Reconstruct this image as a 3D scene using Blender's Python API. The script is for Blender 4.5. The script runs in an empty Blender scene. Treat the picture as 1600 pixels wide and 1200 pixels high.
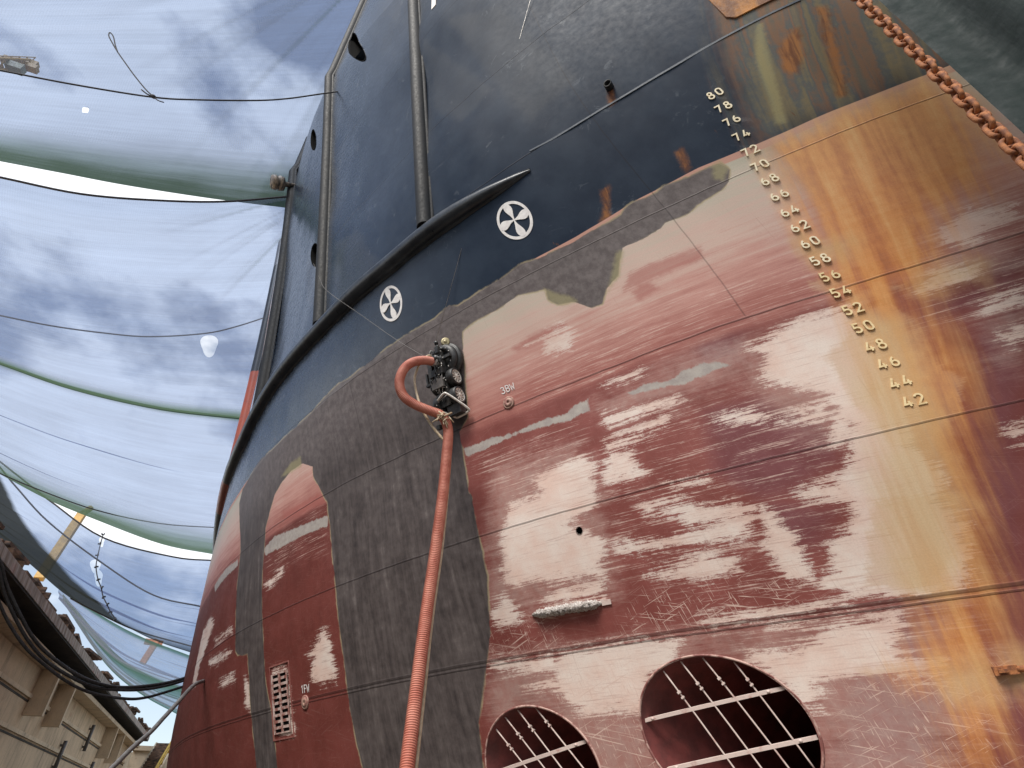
import bpy, bmesh, math, random
import numpy as np
from mathutils import Vector, Matrix
random.seed(7); rng = np.random.default_rng(7)
scene = bpy.context.scene
COL = scene.collection

# ------------------------------------------------------------------ camera
F_PX = 890.0                      # focal length for a 1600 px wide frame
PITCH = math.atan(890 / 1128.0)   # looking up from the dock floor
YAW = math.radians(-21.65)
EYE = 1.2                         # world z = 0 at the keel line, x across the dock, y along it
cam_d = bpy.data.cameras.new('camera'); cam = bpy.data.objects.new('camera', cam_d); COL.objects.link(cam)
cam.location = (0, 0, EYE); cam.rotation_euler = (math.pi / 2 + PITCH, 0, YAW)
cam_d.sensor_width = 36; cam_d.lens = 36 * F_PX / 1600; cam_d.clip_end = 3000; cam_d.clip_start = .05
scene.camera = cam

# ------------------------------------------------------------------ light
SUN_DIR = Vector((-.52, -.38, .77)).normalized()
sun_d = bpy.data.lights.new('sun', 'SUN'); sun = bpy.data.objects.new('sun', sun_d); COL.objects.link(sun)
sun_d.energy = 2.9; sun_d.angle = math.radians(24); sun_d.color = (1, .95, .88)
sun.rotation_euler = SUN_DIR.to_track_quat('Z', 'Y').to_euler(); sun.location = (-20, -10, 40)
world = bpy.data.worlds.new('World'); scene.world = world; world.use_nodes = True
nt = world.node_tree; nt.nodes.clear()
wo = nt.nodes.new('ShaderNodeOutputWorld'); bg = nt.nodes.new('ShaderNodeBackground'); bg.inputs[1].default_value = .095
sky = nt.nodes.new('ShaderNodeTexSky'); sky.sky_type = 'NISHITA'; sky.sun_disc = False
sky.sun_elevation = math.asin(SUN_DIR.z); sky.sun_rotation = math.atan2(SUN_DIR.x, SUN_DIR.y)
sky.air_density = 1.0; sky.dust_density = .6
tc = nt.nodes.new('ShaderNodeTexCoord'); mp = nt.nodes.new('ShaderNodeMapping'); mp.inputs['Scale'].default_value = (1.5, 1.5, 2.6)
mp.inputs['Location'].default_value = (.35, .2, .1)
cn = nt.nodes.new('ShaderNodeTexNoise'); cn.inputs['Scale'].default_value = 1.5; cn.inputs['Detail'].default_value = 9; cn.inputs['Roughness'].default_value = .56
cr = nt.nodes.new('ShaderNodeValToRGB'); cr.color_ramp.elements[0].position = .475; cr.color_ramp.elements[1].position = .555
cr.color_ramp.elements[0].color = (.27, .27, .27, 1)
mx = nt.nodes.new('ShaderNodeMix'); mx.data_type = 'RGBA'; mx.inputs[7].default_value = (8.6, 8.8, 9.1, 1)
L = nt.links.new
L(tc.outputs['Generated'], mp.inputs[0]); L(mp.outputs[0], cn.inputs['Vector']); L(cn.outputs[0], cr.inputs[0]); L(cr.outputs[0], mx.inputs[0])
L(sky.outputs[0], mx.inputs[6]); L(mx.outputs[2], bg.inputs[0]); L(bg.outputs[0], wo.inputs[0])
scene.view_settings.view_transform = 'Standard'; scene.view_settings.look = 'None'
scene.view_settings.gamma = 1; scene.view_settings.exposure = .66
scene.cycles.transparent_max_bounces = 16

# ------------------------------------------------------------------ rays and the hull surface
CP, SP = math.cos(PITCH), math.sin(PITCH)
def ray(px, py):
    dx = px - 800.; dy = 600. - py
    X, Y, Z = dx, F_PX * CP - dy * SP, F_PX * SP + dy * CP
    s, c = math.sin(YAW), math.cos(YAW)
    return np.array([X * c - Y * s, X * s + Y * c, Z]) / F_PX       # x across, y along, z up
def at_h(px, py, d):            # the point at horizontal distance d
    r = ray(px, py); t = d / math.hypot(r[0], r[1]); return Vector((r[0] * t, r[1] * t, EYE + r[2] * t))
def at_y(px, py, y):            # the point in the cross-section plane y
    r = ray(px, py); t = y / r[1]; return Vector((r[0] * t, y, EYE + r[2] * t))
def at_z(px, py, z):
    r = ray(px, py); t = (z - EYE) / r[2]; return Vector((r[0] * t, r[1] * t, z))
PTS = np.array([[2.6,2.7,5.24],[3.01,2.7,4.9],[3.3,2.7,4.64],[3.86,2.7,4.23],[4.46,2.7,3.67],[5.42,2.7,3.02],[6.17,2.7,2.51],[7.27,2.7,1.76],[8.7,2.7,1.06],[10.5,2.7,0.25],[11.26,2.7,-0.04],[14.82,2.7,-1.19],[1.93,4.0,5.29],[2.26,4.0,4.99],[2.7,4.0,4.62],[3.19,4.0,4.2],[3.85,4.0,3.67],[4.79,4.0,2.97],[5.69,4.0,2.3],[6.19,4.0,2.03],[6.76,4.0,1.72],[7.77,4.0,1.1],[8.71,4.0,0.66],[10.68,4.0,-0.21],[13.48,4.0,-1.11],[1.25,5.45,5.45],[1.61,5.45,5.17],[1.98,5.45,4.83],[2.44,5.45,4.41],[2.85,5.45,4.04],[3.26,5.45,3.64],[3.95,5.45,3.19],[4.58,5.45,2.77],[5.39,5.45,2.18],[6.04,5.45,1.77],[6.49,5.45,1.55],[7.72,5.45,0.79],[8.71,5.45,0.28],[10.79,5.45,-0.58],[12.02,5.45,-0.97],[13.72,5.45,-1.47],[0.89,7.0,5.01],[1.47,7.0,4.44],[1.84,7.0,4.13],[2.15,7.0,3.87],[2.73,7.0,3.41],[3.69,7.0,2.7],[4.15,7.0,2.35],[5.18,7.0,1.65],[6.33,7.0,0.96],[7.73,7.0,0.22],[1.0,8.6,3.9],[1.66,8.6,3.33],[2.54,8.6,2.69],[2.79,8.6,2.53],[3.52,8.6,2.0],[4.4,8.6,1.42],[5.29,8.6,0.94],[6.62,8.6,0.24],[7.5,8.6,-0.12],[8.48,8.6,-0.52],[10.67,8.6,-1.28],[12.67,8.6,-1.72],[14.41,8.6,-1.94],[16.58,8.6,-2.04],[2.56,10.65,2.06],[4.0,10.65,1.15],[5.05,10.65,0.6],[5.45,10.65,0.36],[6.66,10.65,-0.07],[8.03,10.65,-0.72],[4.09,13.6,0.46],[4.81,13.6,0.09],[5.33,13.6,-0.1],[6.2,13.6,-0.46],[8.16,13.6,-1.17],[2.04,8.0,3.37],[2.07,7.8,3.45],[2.1,7.6,3.53],[2.13,7.4,3.64],[2.17,7.2,3.73],[2.2,7.0,3.82],[2.22,6.8,3.9],[2.25,6.6,3.99],[2.28,6.4,4.08],[2.3,6.2,4.16],[2.32,6.0,4.24],[2.36,5.8,4.32],[2.37,5.6,4.38],[2.38,5.4,4.44],[2.4,5.2,4.51],[2.42,5.0,4.57],[2.44,4.8,4.64],[2.44,4.6,4.69],[2.45,4.4,4.74],[2.45,4.2,4.78],[5.3,9.98,0.53],[5.3,12.5,0.21],[5.3,15.26,-0.17],[8.4,11.0,-0.92],[8.4,13.6,-1.36],[8.4,15.5,-1.7],[8.4,17.3,-2.03],[7.0,17.5,-1.36],[10.0,17.5,-2.42],[11.5,9.42,-1.38],[11.5,13.94,-2.14],[11.5,18.34,-2.47],[11.5,20.68,-2.69],[5.3,17.5,-0.42],[3.0,17.5,0.55],[1.0,17.5,1.75],[23.0,0.3,-1.2],[28.0,0.3,-1.2],[34.0,0.3,-1.2],[23.0,1.5,-1.75],[28.0,1.5,-1.75],[34.0,1.5,-1.75],[23.0,2.7,-1.95],[28.0,2.7,-1.95],[34.0,2.7,-1.95],[23.0,4.0,-2.0],[28.0,4.0,-2.0],[34.0,4.0,-2.0],[23.0,5.45,-2.1],[28.0,5.45,-2.1],[34.0,5.45,-2.1],[23.0,7.0,-2.15],[28.0,7.0,-2.15],[34.0,7.0,-2.15],[23.0,8.6,-2.2],[28.0,8.6,-2.2],[34.0,8.6,-2.2],[23.0,10.6,-2.35],[28.0,10.6,-2.35],[34.0,10.6,-2.35],[23.0,13.9,-2.5],[28.0,13.9,-2.5],[34.0,13.9,-2.5],[23.0,17.5,-2.65],[28.0,17.5,-2.65],[34.0,17.5,-2.65]])           # (along, height, across): hull lines surveyed from the plate seams
def _tps(P, lam):
    X = np.stack([np.log(P[:, 0] + 3) * 6, P[:, 1]], 1); n = len(X)
    d = np.linalg.norm(X[:, None] - X[None], axis=-1)
    A = np.zeros((n + 3, n + 3)); A[:n, :n] = np.where(d > 0, d * d * np.log(d + 1e-12), 0) + lam * np.eye(n)
    A[:n, n] = 1; A[:n, n + 1:] = X; A[n, :n] = 1; A[n + 1:, :n] = X.T
    return X, np.linalg.solve(A, np.concatenate([P[:, 2], [0, 0, 0]]))
TX, TW = _tps(PTS, 1.2)
STEM_X = 8.0
def F(a, z):
    a = np.maximum(np.asarray(a, float), -2.6); z = np.clip(np.asarray(z, float), 0, 17.5)
    a, z = np.broadcast_arrays(a, z); sh = a.shape; a = a.ravel(); z = z.ravel(); out = np.empty(len(a))
    for i in range(0, len(a), 20000):
        u = np.log(a[i:i + 20000] + 3) * 6; v = z[i:i + 20000]
        d2 = (u[:, None] - TX[:, 0]) ** 2 + (v[:, None] - TX[:, 1]) ** 2
        K = .5 * d2 * np.log(d2 + 1e-12)
        out[i:i + 20000] = K @ TW[:-3] + TW[-3] + TW[-2] * u + TW[-1] * v
    return np.minimum(out, STEM_X).reshape(sh)
_T = np.geomspace(1, 60, 700)
def hit(px, py):                # (along, height) where the sight line through a pixel meets the hull
    r = ray(px, py)
    def g(t): return r[0] * t - F(r[1] * t, EYE + r[2] * t)
    v = g(_T); k = np.where((v[:-1] < 0) & (v[1:] >= 0))[0]
    if not len(k): return None
    lo, hi = _T[k[0]], _T[k[0] + 1]
    for _ in range(18):
        m = .5 * (lo + hi)
        if g(np.array([m]))[0] < 0: lo = m
        else: hi = m
    return np.array([r[1] * lo, EYE + r[2] * lo])
def hits(pts):
    h = [hit(*p) for p in pts]; return np.array([q for q in h if q is not None])
def slopes(a, z):
    e = .03; fa = float((F(a + e, z) - F(a - e, z)) / (2 * e)); fz = float((F(a, z + e) - F(a, z - e)) / (2 * e)); return fa, fz
def normal(a, z):
    fa, fz = slopes(a, z); return Vector((-1, fa, fz)).normalized()
def surf(a, z, off=0):
    p = Vector((float(F(a, z)), float(a), float(z))); return p + normal(a, z) * off if off else p
def local(a0, z0):              # plane coordinates on the plating: u towards the bow, v up
    fa, fz = slopes(a0, z0); ca = 1 / math.sqrt(1 + fa * fa); cz = 1 / math.sqrt(1 + fz * fz)
    return lambda u, v, off=0: surf(a0 - u * ca, z0 + v * cz, off)
def frame(a0, z0):              # origin and three directions: bow, up the plating, outward
    n = normal(a0, z0); u = Vector((0, 0, 1)).cross(n); u.normalize()
    if u.y > 0: u.negate()
    v = n.cross(u); 
    if v.z < 0: v.negate()
    return surf(a0, z0), u, v, n
_AG = np.linspace(-2.6, 40, 3000); _BG = F(_AG, 5.5)
_SG = np.concatenate([[0], np.cumsum(np.hypot(np.diff(_AG), np.diff(_BG)))])
def S_of(a): return np.interp(a, _AG, _SG)

# ------------------------------------------------------------------ mesh building
class MB:
    def __init__(s): s.v = []; s.f = []; s.m = []; s.sm = []
    def add(s, vs, fs, mat=0, smooth=False):
        o = len(s.v); s.v += [tuple(p) for p in vs]
        for f in fs: s.f.append(tuple(i + o for i in f)); s.m.append(mat); s.sm.append(smooth)
    def box(s, c, h, ax=None, mat=0):
        c = Vector(c); ax = ax or (Vector((1, 0, 0)), Vector((0, 1, 0)), Vector((0, 0, 1)))
        P = [c + ax[0] * h[0] * i + ax[1] * h[1] * j + ax[2] * h[2] * k for i in (-1, 1) for j in (-1, 1) for k in (-1, 1)]
        s.add(P, [(0, 1, 3, 2), (4, 6, 7, 5), (0, 4, 5, 1), (2, 3, 7, 6), (0, 2, 6, 4), (1, 5, 7, 3)], mat)
    def tube(s, pts, r, n=10, cap=True, mat=0, smooth=True, closed=False):
        pts = [Vector(p) for p in pts]; N = len(pts); R = r if hasattr(r, '__len__') else [r] * N
        tans = []
        for i in range(N):
            a = pts[(i - 1) % N] if (closed or i > 0) else pts[i]; b = pts[(i + 1) % N] if (closed or i < N - 1) else pts[i]
            tans.append((b - a).normalized())
        nrm = tans[0].orthogonal().normalized(); V = []
        for i in range(N):
            nrm = (nrm - tans[i] * nrm.dot(tans[i])).normalized(); bi = tans[i].cross(nrm)
            V += [pts[i] + (nrm * math.cos(2 * math.pi * k / n) + bi * math.sin(2 * math.pi * k / n)) * R[i] for k in range(n)]
        fs = []
        for i in range(N if closed else N - 1):
            j = (i + 1) % N
            fs += [(i * n + k, i * n + (k + 1) % n, j * n + (k + 1) % n, j * n + k) for k in range(n)]
        s.add(V, fs, mat, smooth)
        if cap and not closed:
            o = len(s.v) - len(V)
            s.f += [tuple(o + k for k in reversed(range(n))), tuple(o + (N - 1) * n + k for k in range(n))]; s.m += [mat] * 2; s.sm += [False] * 2
    def lathe(s, o, ax, prof, n=28, mat=0, smooth=True):      # prof: (distance along the axis, radius)
        o = Vector(o); ax = Vector(ax).normalized(); e = ax.orthogonal().normalized(); g = ax.cross(e)
        V = [o + ax * h + (e * math.cos(2 * math.pi * k / n) + g * math.sin(2 * math.pi * k / n)) * max(r, 1e-4) for h, r in prof for k in range(n)]
        s.add(V, [(i * n + k, i * n + (k + 1) % n, (i + 1) * n + (k + 1) % n, (i + 1) * n + k) for i in range(len(prof) - 1) for k in range(n)], mat, smooth)
    def grid(s, P, mat=0, smooth=True):                       # P[i][j]
        n = len(P[0]); s.add([q for row in P for q in row], [(i * n + j, i * n + j + 1, (i + 1) * n + j + 1, (i + 1) * n + j) for i in range(len(P) - 1) for j in range(n - 1)], mat, smooth)
    def ribbon(s, uv, w, t, mp_, base=0.0, closed=False, mat=0):   # a raised strip of width w, thickness t along a 2-D polyline
        uv = [Vector(p) for p in uv]; N = len(uv); Lf = []; Rt = []
        for i in range(N):
            a = uv[(i - 1) % N] if (closed or i > 0) else uv[i]; b = uv[(i + 1) % N] if (closed or i < N - 1) else uv[i]
            p, q = (uv[i] - a), (b - uv[i]); p = p.normalized() if p.length > 1e-9 else q.normalized(); q = q.normalized() if q.length > 1e-9 else p
            m = (p + q); m = m.normalized() if m.length > 1e-6 else p
            nn = Vector((-m.y, m.x)) * (w / 2 / max(.5, m.dot(q))); Lf.append(uv[i] + nn); Rt.append(uv[i] - nn)
        o = len(s.v); V = []
        for l, r in zip(Lf, Rt): V += [mp_(l.x, l.y, base), mp_(l.x, l.y, base + t), mp_(r.x, r.y, base + t), mp_(r.x, r.y, base)]
        fs = []
        for i in range(N if closed else N - 1):
            j = (i + 1) % N; A, B = 4 * i, 4 * j
            fs += [(A, B, B + 1, A + 1), (A + 1, B + 1, B + 2, A + 2), (A + 2, B + 2, B + 3, A + 3)]
        if not closed: fs += [(0, 1, 2, 3), (4 * N - 1, 4 * N - 2, 4 * N - 3, 4 * N - 4)]
        s.add(V, fs, mat)
    def build(s, name, mats, parent=None):
        me = bpy.data.meshes.new(name); me.from_pydata(s.v, [], s.f); me.update()
        for m in (mats if isinstance(mats, (list, tuple)) else [mats]): me.materials.append(m)
        me.polygons.foreach_set('material_index', s.m); me.polygons.foreach_set('use_smooth', s.sm)
        bm = bmesh.new(); bm.from_mesh(me); bmesh.ops.recalc_face_normals(bm, faces=bm.faces); bm.to_mesh(me); bm.free()
        ob = bpy.data.objects.new(name, me); COL.objects.link(ob)
        if parent: ob.parent = parent; ob.matrix_parent_inverse = Matrix.Translation(parent.location).inverted()
        return ob
def tag(o, label=None, cat=None, group=None, kind=None):
    if label: o['label'] = label
    if cat: o['category'] = cat
    if group: o['group'] = group
    if kind: o['kind'] = kind
    return o
def empty(name, loc, label, cat, group=None):
    o = bpy.data.objects.new(name, None); COL.objects.link(o); o.location = loc; o.empty_display_size = .2
    return tag(o, label, cat, group)
def curve(pts, n=8):            # Catmull-Rom through 3-D points
    P = [Vector(p) for p in pts]; P = [P[0] * 2 - P[1]] + P + [P[-1] * 2 - P[-2]]; out = []
    for i in range(1, len(P) - 2):
        a, b, c, d = P[i - 1:i + 3]
        for k in range(n):
            t = k / n; out.append(.5 * ((2 * b) + (c - a) * t + (2 * a - 5 * b + 4 * c - d) * t * t + (3 * b - a - 3 * c + d) * t ** 3))
    return out + [P[-2]]

# ------------------------------------------------------------------ materials
class NT:
    def __init__(s, name):
        s.mat = bpy.data.materials.new(name); s.mat.use_nodes = True; s.t = s.mat.node_tree; s.t.nodes.clear()
        s.out = s.t.nodes.new('ShaderNodeOutputMaterial'); s._tc = None
    def n(s, ty, **kw):
        x = s.t.nodes.new(ty)
        for k, v in kw.items(): setattr(x, k, v)
        return x
    def put(s, sock, v):
        if isinstance(v, bpy.types.NodeSocket): s.t.links.new(v, sock)
        elif v is not None:
            if sock.type == 'RGBA' and len(v) == 3: v = (*v, 1)
            sock.default_value = v
    def coord(s):
        if not s._tc: s._tc = s.n('ShaderNodeTexCoord').outputs['Object']
        return s._tc
    def attr(s, name): return s.n('ShaderNodeAttribute', attribute_name=name).outputs['Fac']
    def xyz(s, v=None):
        x = s.n('ShaderNodeSeparateXYZ'); s.put(x.inputs[0], v or s.coord()); return x.outputs
    def vec(s, x, y, z=0.0):
        c = s.n('ShaderNodeCombineXYZ'); s.put(c.inputs[0], x); s.put(c.inputs[1], y); s.put(c.inputs[2], z); return c.outputs[0]
    def math(s, op, a, b=None, c=None):
        x = s.n('ShaderNodeMath', operation=op); s.put(x.inputs[0], a)
        if b is not None: s.put(x.inputs[1], b)
        if c is not None: s.put(x.inputs[2], c)
        return x.outputs[0]
    def add(s, a, b): return s.math('ADD', a, b)
    def mul(s, a, b): return s.math('MULTIPLY', a, b)
    def ss(s, v, lo, hi, a=0., b=1.):
        x = s.n('ShaderNodeMapRange', interpolation_type='SMOOTHSTEP'); s.put(x.inputs[0], v); s.put(x.inputs[1], lo); s.put(x.inputs[2], hi); s.put(x.inputs[3], a); s.put(x.inputs[4], b); return x.outputs[0]
    def lin(s, v, lo, hi, a=0., b=1.):
        x = s.n('ShaderNodeMapRange'); s.put(x.inputs[0], v); s.put(x.inputs[1], lo); s.put(x.inputs[2], hi); s.put(x.inputs[3], a); s.put(x.inputs[4], b); return x.outputs[0]
    def noise(s, vec=None, scale=1., detail=4., rough=.55, dist=0., sc=None):
        x = s.n('ShaderNodeTexNoise'); v = vec if vec is not None else s.coord()
        if sc: 
            m = s.n('ShaderNodeVectorMath', operation='MULTIPLY'); s.put(m.inputs[0], v); m.inputs[1].default_value = sc; v = m.outputs[0]
        s.put(x.inputs['Vector'], v); x.inputs['Scale'].default_value = scale; x.inputs['Detail'].default_value = detail
        x.inputs['Roughness'].default_value = rough; x.inputs['Distortion'].default_value = dist; return x.outputs['Fac']
    def mix(s, f, a, b, blend='MIX'):
        x = s.n('ShaderNodeMix', data_type='RGBA', blend_type=blend); s.put(x.inputs[0], f); s.put(x.inputs[6], a); s.put(x.inputs[7], b); return x.outputs[2]
    def ramp(s, f, stops):
        x = s.n('ShaderNodeValToRGB'); e = x.color_ramp.elements
        while len(e) < len(stops): e.new(.5)
        for el, (p, c) in zip(e, stops): el.position = p; el.color = (*c, 1)
        s.put(x.inputs[0], f); return x.outputs[0]
    def bump(s, h, dist=.01, strength=1., nrm=None):
        x = s.n('ShaderNodeBump'); x.inputs['Strength'].default_value = strength; x.inputs['Distance'].default_value = dist; s.put(x.inputs['Height'], h)
        if nrm: s.put(x.inputs['Normal'], nrm)
        return x.outputs[0]
    def bsdf(s, col, rough=.6, metal=0., nrm=None, spec=None):
        x = s.n('ShaderNodeBsdfPrincipled'); s.put(x.inputs['Base Color'], col); s.put(x.inputs['Roughness'], rough); s.put(x.inputs['Metallic'], metal)
        if nrm: s.put(x.inputs['Normal'], nrm)
        if spec is not None: s.put(x.inputs['Specular IOR Level'], spec)
        s.t.links.new(x.outputs[0], s.out.inputs[0]); return s.mat
def simple(name, c1, c2, scale=6., rough=.6, metal=0., bump=.3, sc=None, lo=.35, hi=.65, dist=.006):
    m = NT(name); f = m.noise(scale=scale, detail=7, rough=.6, sc=sc); g = m.noise(scale=scale * 7, detail=3)
    return m.bsdf(m.mix(m.ss(f, lo, hi), c1, c2), m.lin(g, .3, .7, rough - .08, rough + .1), metal, m.bump(m.add(f, m.mul(g, .4)), dist, bump))
M = {}
M['black'] = simple('black_rubber', (.012, .012, .013), (.03, .03, .03), 14, .5)
M['dark_metal'] = simple('dark_painted_steel', (.014, .015, .017), (.045, .043, .04), 18, .42)
M['steel'] = simple('bright_steel', (.32, .3, .28), (.5, .48, .45), 20, .4, .5)
M['rim'] = simple('alloy_rim', (.62, .58, .52), (.8, .76, .7), 20, .4, .1)
M['hose'] = simple('orange_hose_plastic', (.42, .13, .088), (.53, .21, .15), 7, .6)
M['beige'] = simple('beige_hose', (.36, .27, .17), (.5, .4, .27), 18, .5)
M['fender'] = simple('fender_paint', (.007, .009, .012), (.018, .017, .017), 3.5, .62, sc=(1, 1, .4), lo=.3, hi=.75)
M['fender'].node_tree.nodes['Principled BSDF'].inputs['Specular IOR Level'].default_value = .22
M['cream'] = simple('cream_paint', (.88, .78, .56), (.66, .5, .28), 14, .5, lo=.5, hi=.75)
M['white_mark'] = simple('white_marking', (.78, .75, .72), (.66, .62, .6), 12, .5)
M['tunnel'] = simple('tunnel_red', (.15, .032, .028), (.085, .02, .018), 5, .6)
M['rimring'] = simple('worn_rim_paint', (.5, .33, .28), (.2, .07, .06), 7, .6, lo=.42, hi=.58)
M['dark'] = simple('dark_interior', (.003, .003, .003), (.005, .005, .005), 5, .95)  # black colour stands in for the unlit depth of ports and slots
M['dark'].node_tree.nodes['Principled BSDF'].inputs['Specular IOR Level'].default_value = .05
M['bar'] = simple('worn_pink_bar', (.62, .5, .45), (.4, .2, .17), 12, .55, lo=.5, hi=.8)
M['anode'] = simple('eroded_zinc', (.62, .58, .54), (.2, .16, .14), 60, .8, bump=1., dist=.01)
M['rust'] = simple('rusty_chain', (.42, .16, .055), (.17, .062, .03), 26, .8, bump=.8)
M['rope'] = simple('dark_rope', (.02, .02, .025), (.05, .05, .055), 30, .8)
M['cable'] = simple('black_cable', (.012, .012, .012), (.035, .035, .035), 20, .45)
M['pipe'] = simple('grey_hose', (.085, .08, .078), (.15, .145, .14), 14, .5)
M['yellow'] = simple('yellow_paint', (.62, .4, .06), (.5, .3, .05), 6, .5)
M['crane'] = simple('crane_yellow', (.46, .27, .06), (.34, .2, .05), 2, .6)
M['crane_red'] = simple('crane_red', (.42, .2, .13), (.33, .15, .1), 2, .6)
M['brown'] = simple('brown_timber', (.24, .14, .085), (.05, .035, .026), 3, .85, sc=(1, .7, 3))
M['brass'] = simple('brass_pulley', (.42, .36, .2), (.26, .22, .13), 16, .4, .4)
M['panel'] = simple('grey_cover', (.17, .155, .14), (.11, .1, .095), 14, .5)

# ================================================================== the ship
ship = empty('ship', (5, 12, 0), 'huge navy ship hull with worn red and pink antifouling paint standing in the dry dock', 'ship')

BOOT = hits([(1540, 80), (1449, 116), (1360, 150), (1276, 184), (1184, 225), (1092, 262), (1000, 310), (900, 370), (840, 402), (740, 462), (640, 526), (540, 600), (470, 662), (410, 720), (375, 768)])
BOOT = BOOT[np.argsort(BOOT[:, 0])]
def z_boot(a): return np.interp(a, BOOT[:, 0], BOOT[:, 1])
def opening(px, py, rx, ry):     # a round opening: centre and the two half axes on the plating
    c = hit(px, py); d = 3.
    ja = (hit(px + d, py) - hit(px - d, py)) / (2 * d); jb = (hit(px, py + d) - hit(px, py - d)) / (2 * d)
    return c[0], c[1], np.stack([ja * rx, jb * ry], 1)
HOLES = [(4.655, 1.895, np.eye(2) * .575), (6.235, 1.685, np.eye(2) * .545), opening(492.5, 398, 7, 18), opening(551.5, 69, 8, 19.5), opening(489.5, 218, 4, 16), opening(905, 829, 5, 6)]
def poly_sd(P, Q):              # signed distance, positive inside
    d = np.full(len(P), 1e9); ins = np.zeros(len(P), bool); x, y = P[:, 0], P[:, 1]
    for i in range(len(Q)):
        a, b = Q[i], Q[(i + 1) % len(Q)]; e = b - a; w = P - a
        t = np.clip((w @ e) / max(e @ e, 1e-12), 0, 1); q = w - t[:, None] * e; d = np.minimum(d, (q * q).sum(1))
        c = (a[1] > y) != (b[1] > y)
        if c.any():
            xi = a[0] + (y - a[1]) / (b[1] - a[1] + 1e-15) * e[0]; ins ^= c & (x < xi)
    d = np.sqrt(d); return np.where(ins, d, -d)

STEEL = [(1126,254),(1096,266),(1076,276),(1056,283),(1036,290),(1026,300),(1008,309),(988,316),(976,326),(970,336),(952,346),(928,358),(910,368),(894,378),(860,394),(840,404),(810,413),(789,430),(771,441),(740,462),(715,478),(701,476),(680,497),(652,513),(631,525),(607,542),(579,563),(547,590),(530,598),(509,619),(484,647),(449,679),(425,703),(404,721),(379,765),(374,787),(375.6,862),(370,919),(368,990),(368,1018),(372,1024),(379,1025),(387,1022),(389,1050),(392,1110),(396,1155),(410,1290),(446,1290),(426,1125),(415,1069),(411,994),(410,900),(415,825),(422,799),(430,772),(441,754),(455,736),(472,725),(488,730),(489,744),(496,756),(505,775),(511,785),(512,801),(515,820),(520,874),(525.7,926),(529.5,975),(537,1031),(546,1106),(557.6,1162),(586,1290),(765,1290),(749,1132),(762,1031),(767.6,990),(764,937),(762,900),(754,862),(745,817),(737.6,772),(733,770),(726,721),(719,675),(731,651),(727,590),(722,518),(740,504),(775,486),(810,462),(852,451),(857,468),(871,475),(896,472),(910,477),(924,482),(941,475),(948,452),(966,431),(969,407),(974,388),(1006,374),(1032,358),(1040,349),(1058,342),(1078,334),(1088,320),(1104,310),(1128,298),(1140,284),(1140,266)]
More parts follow.
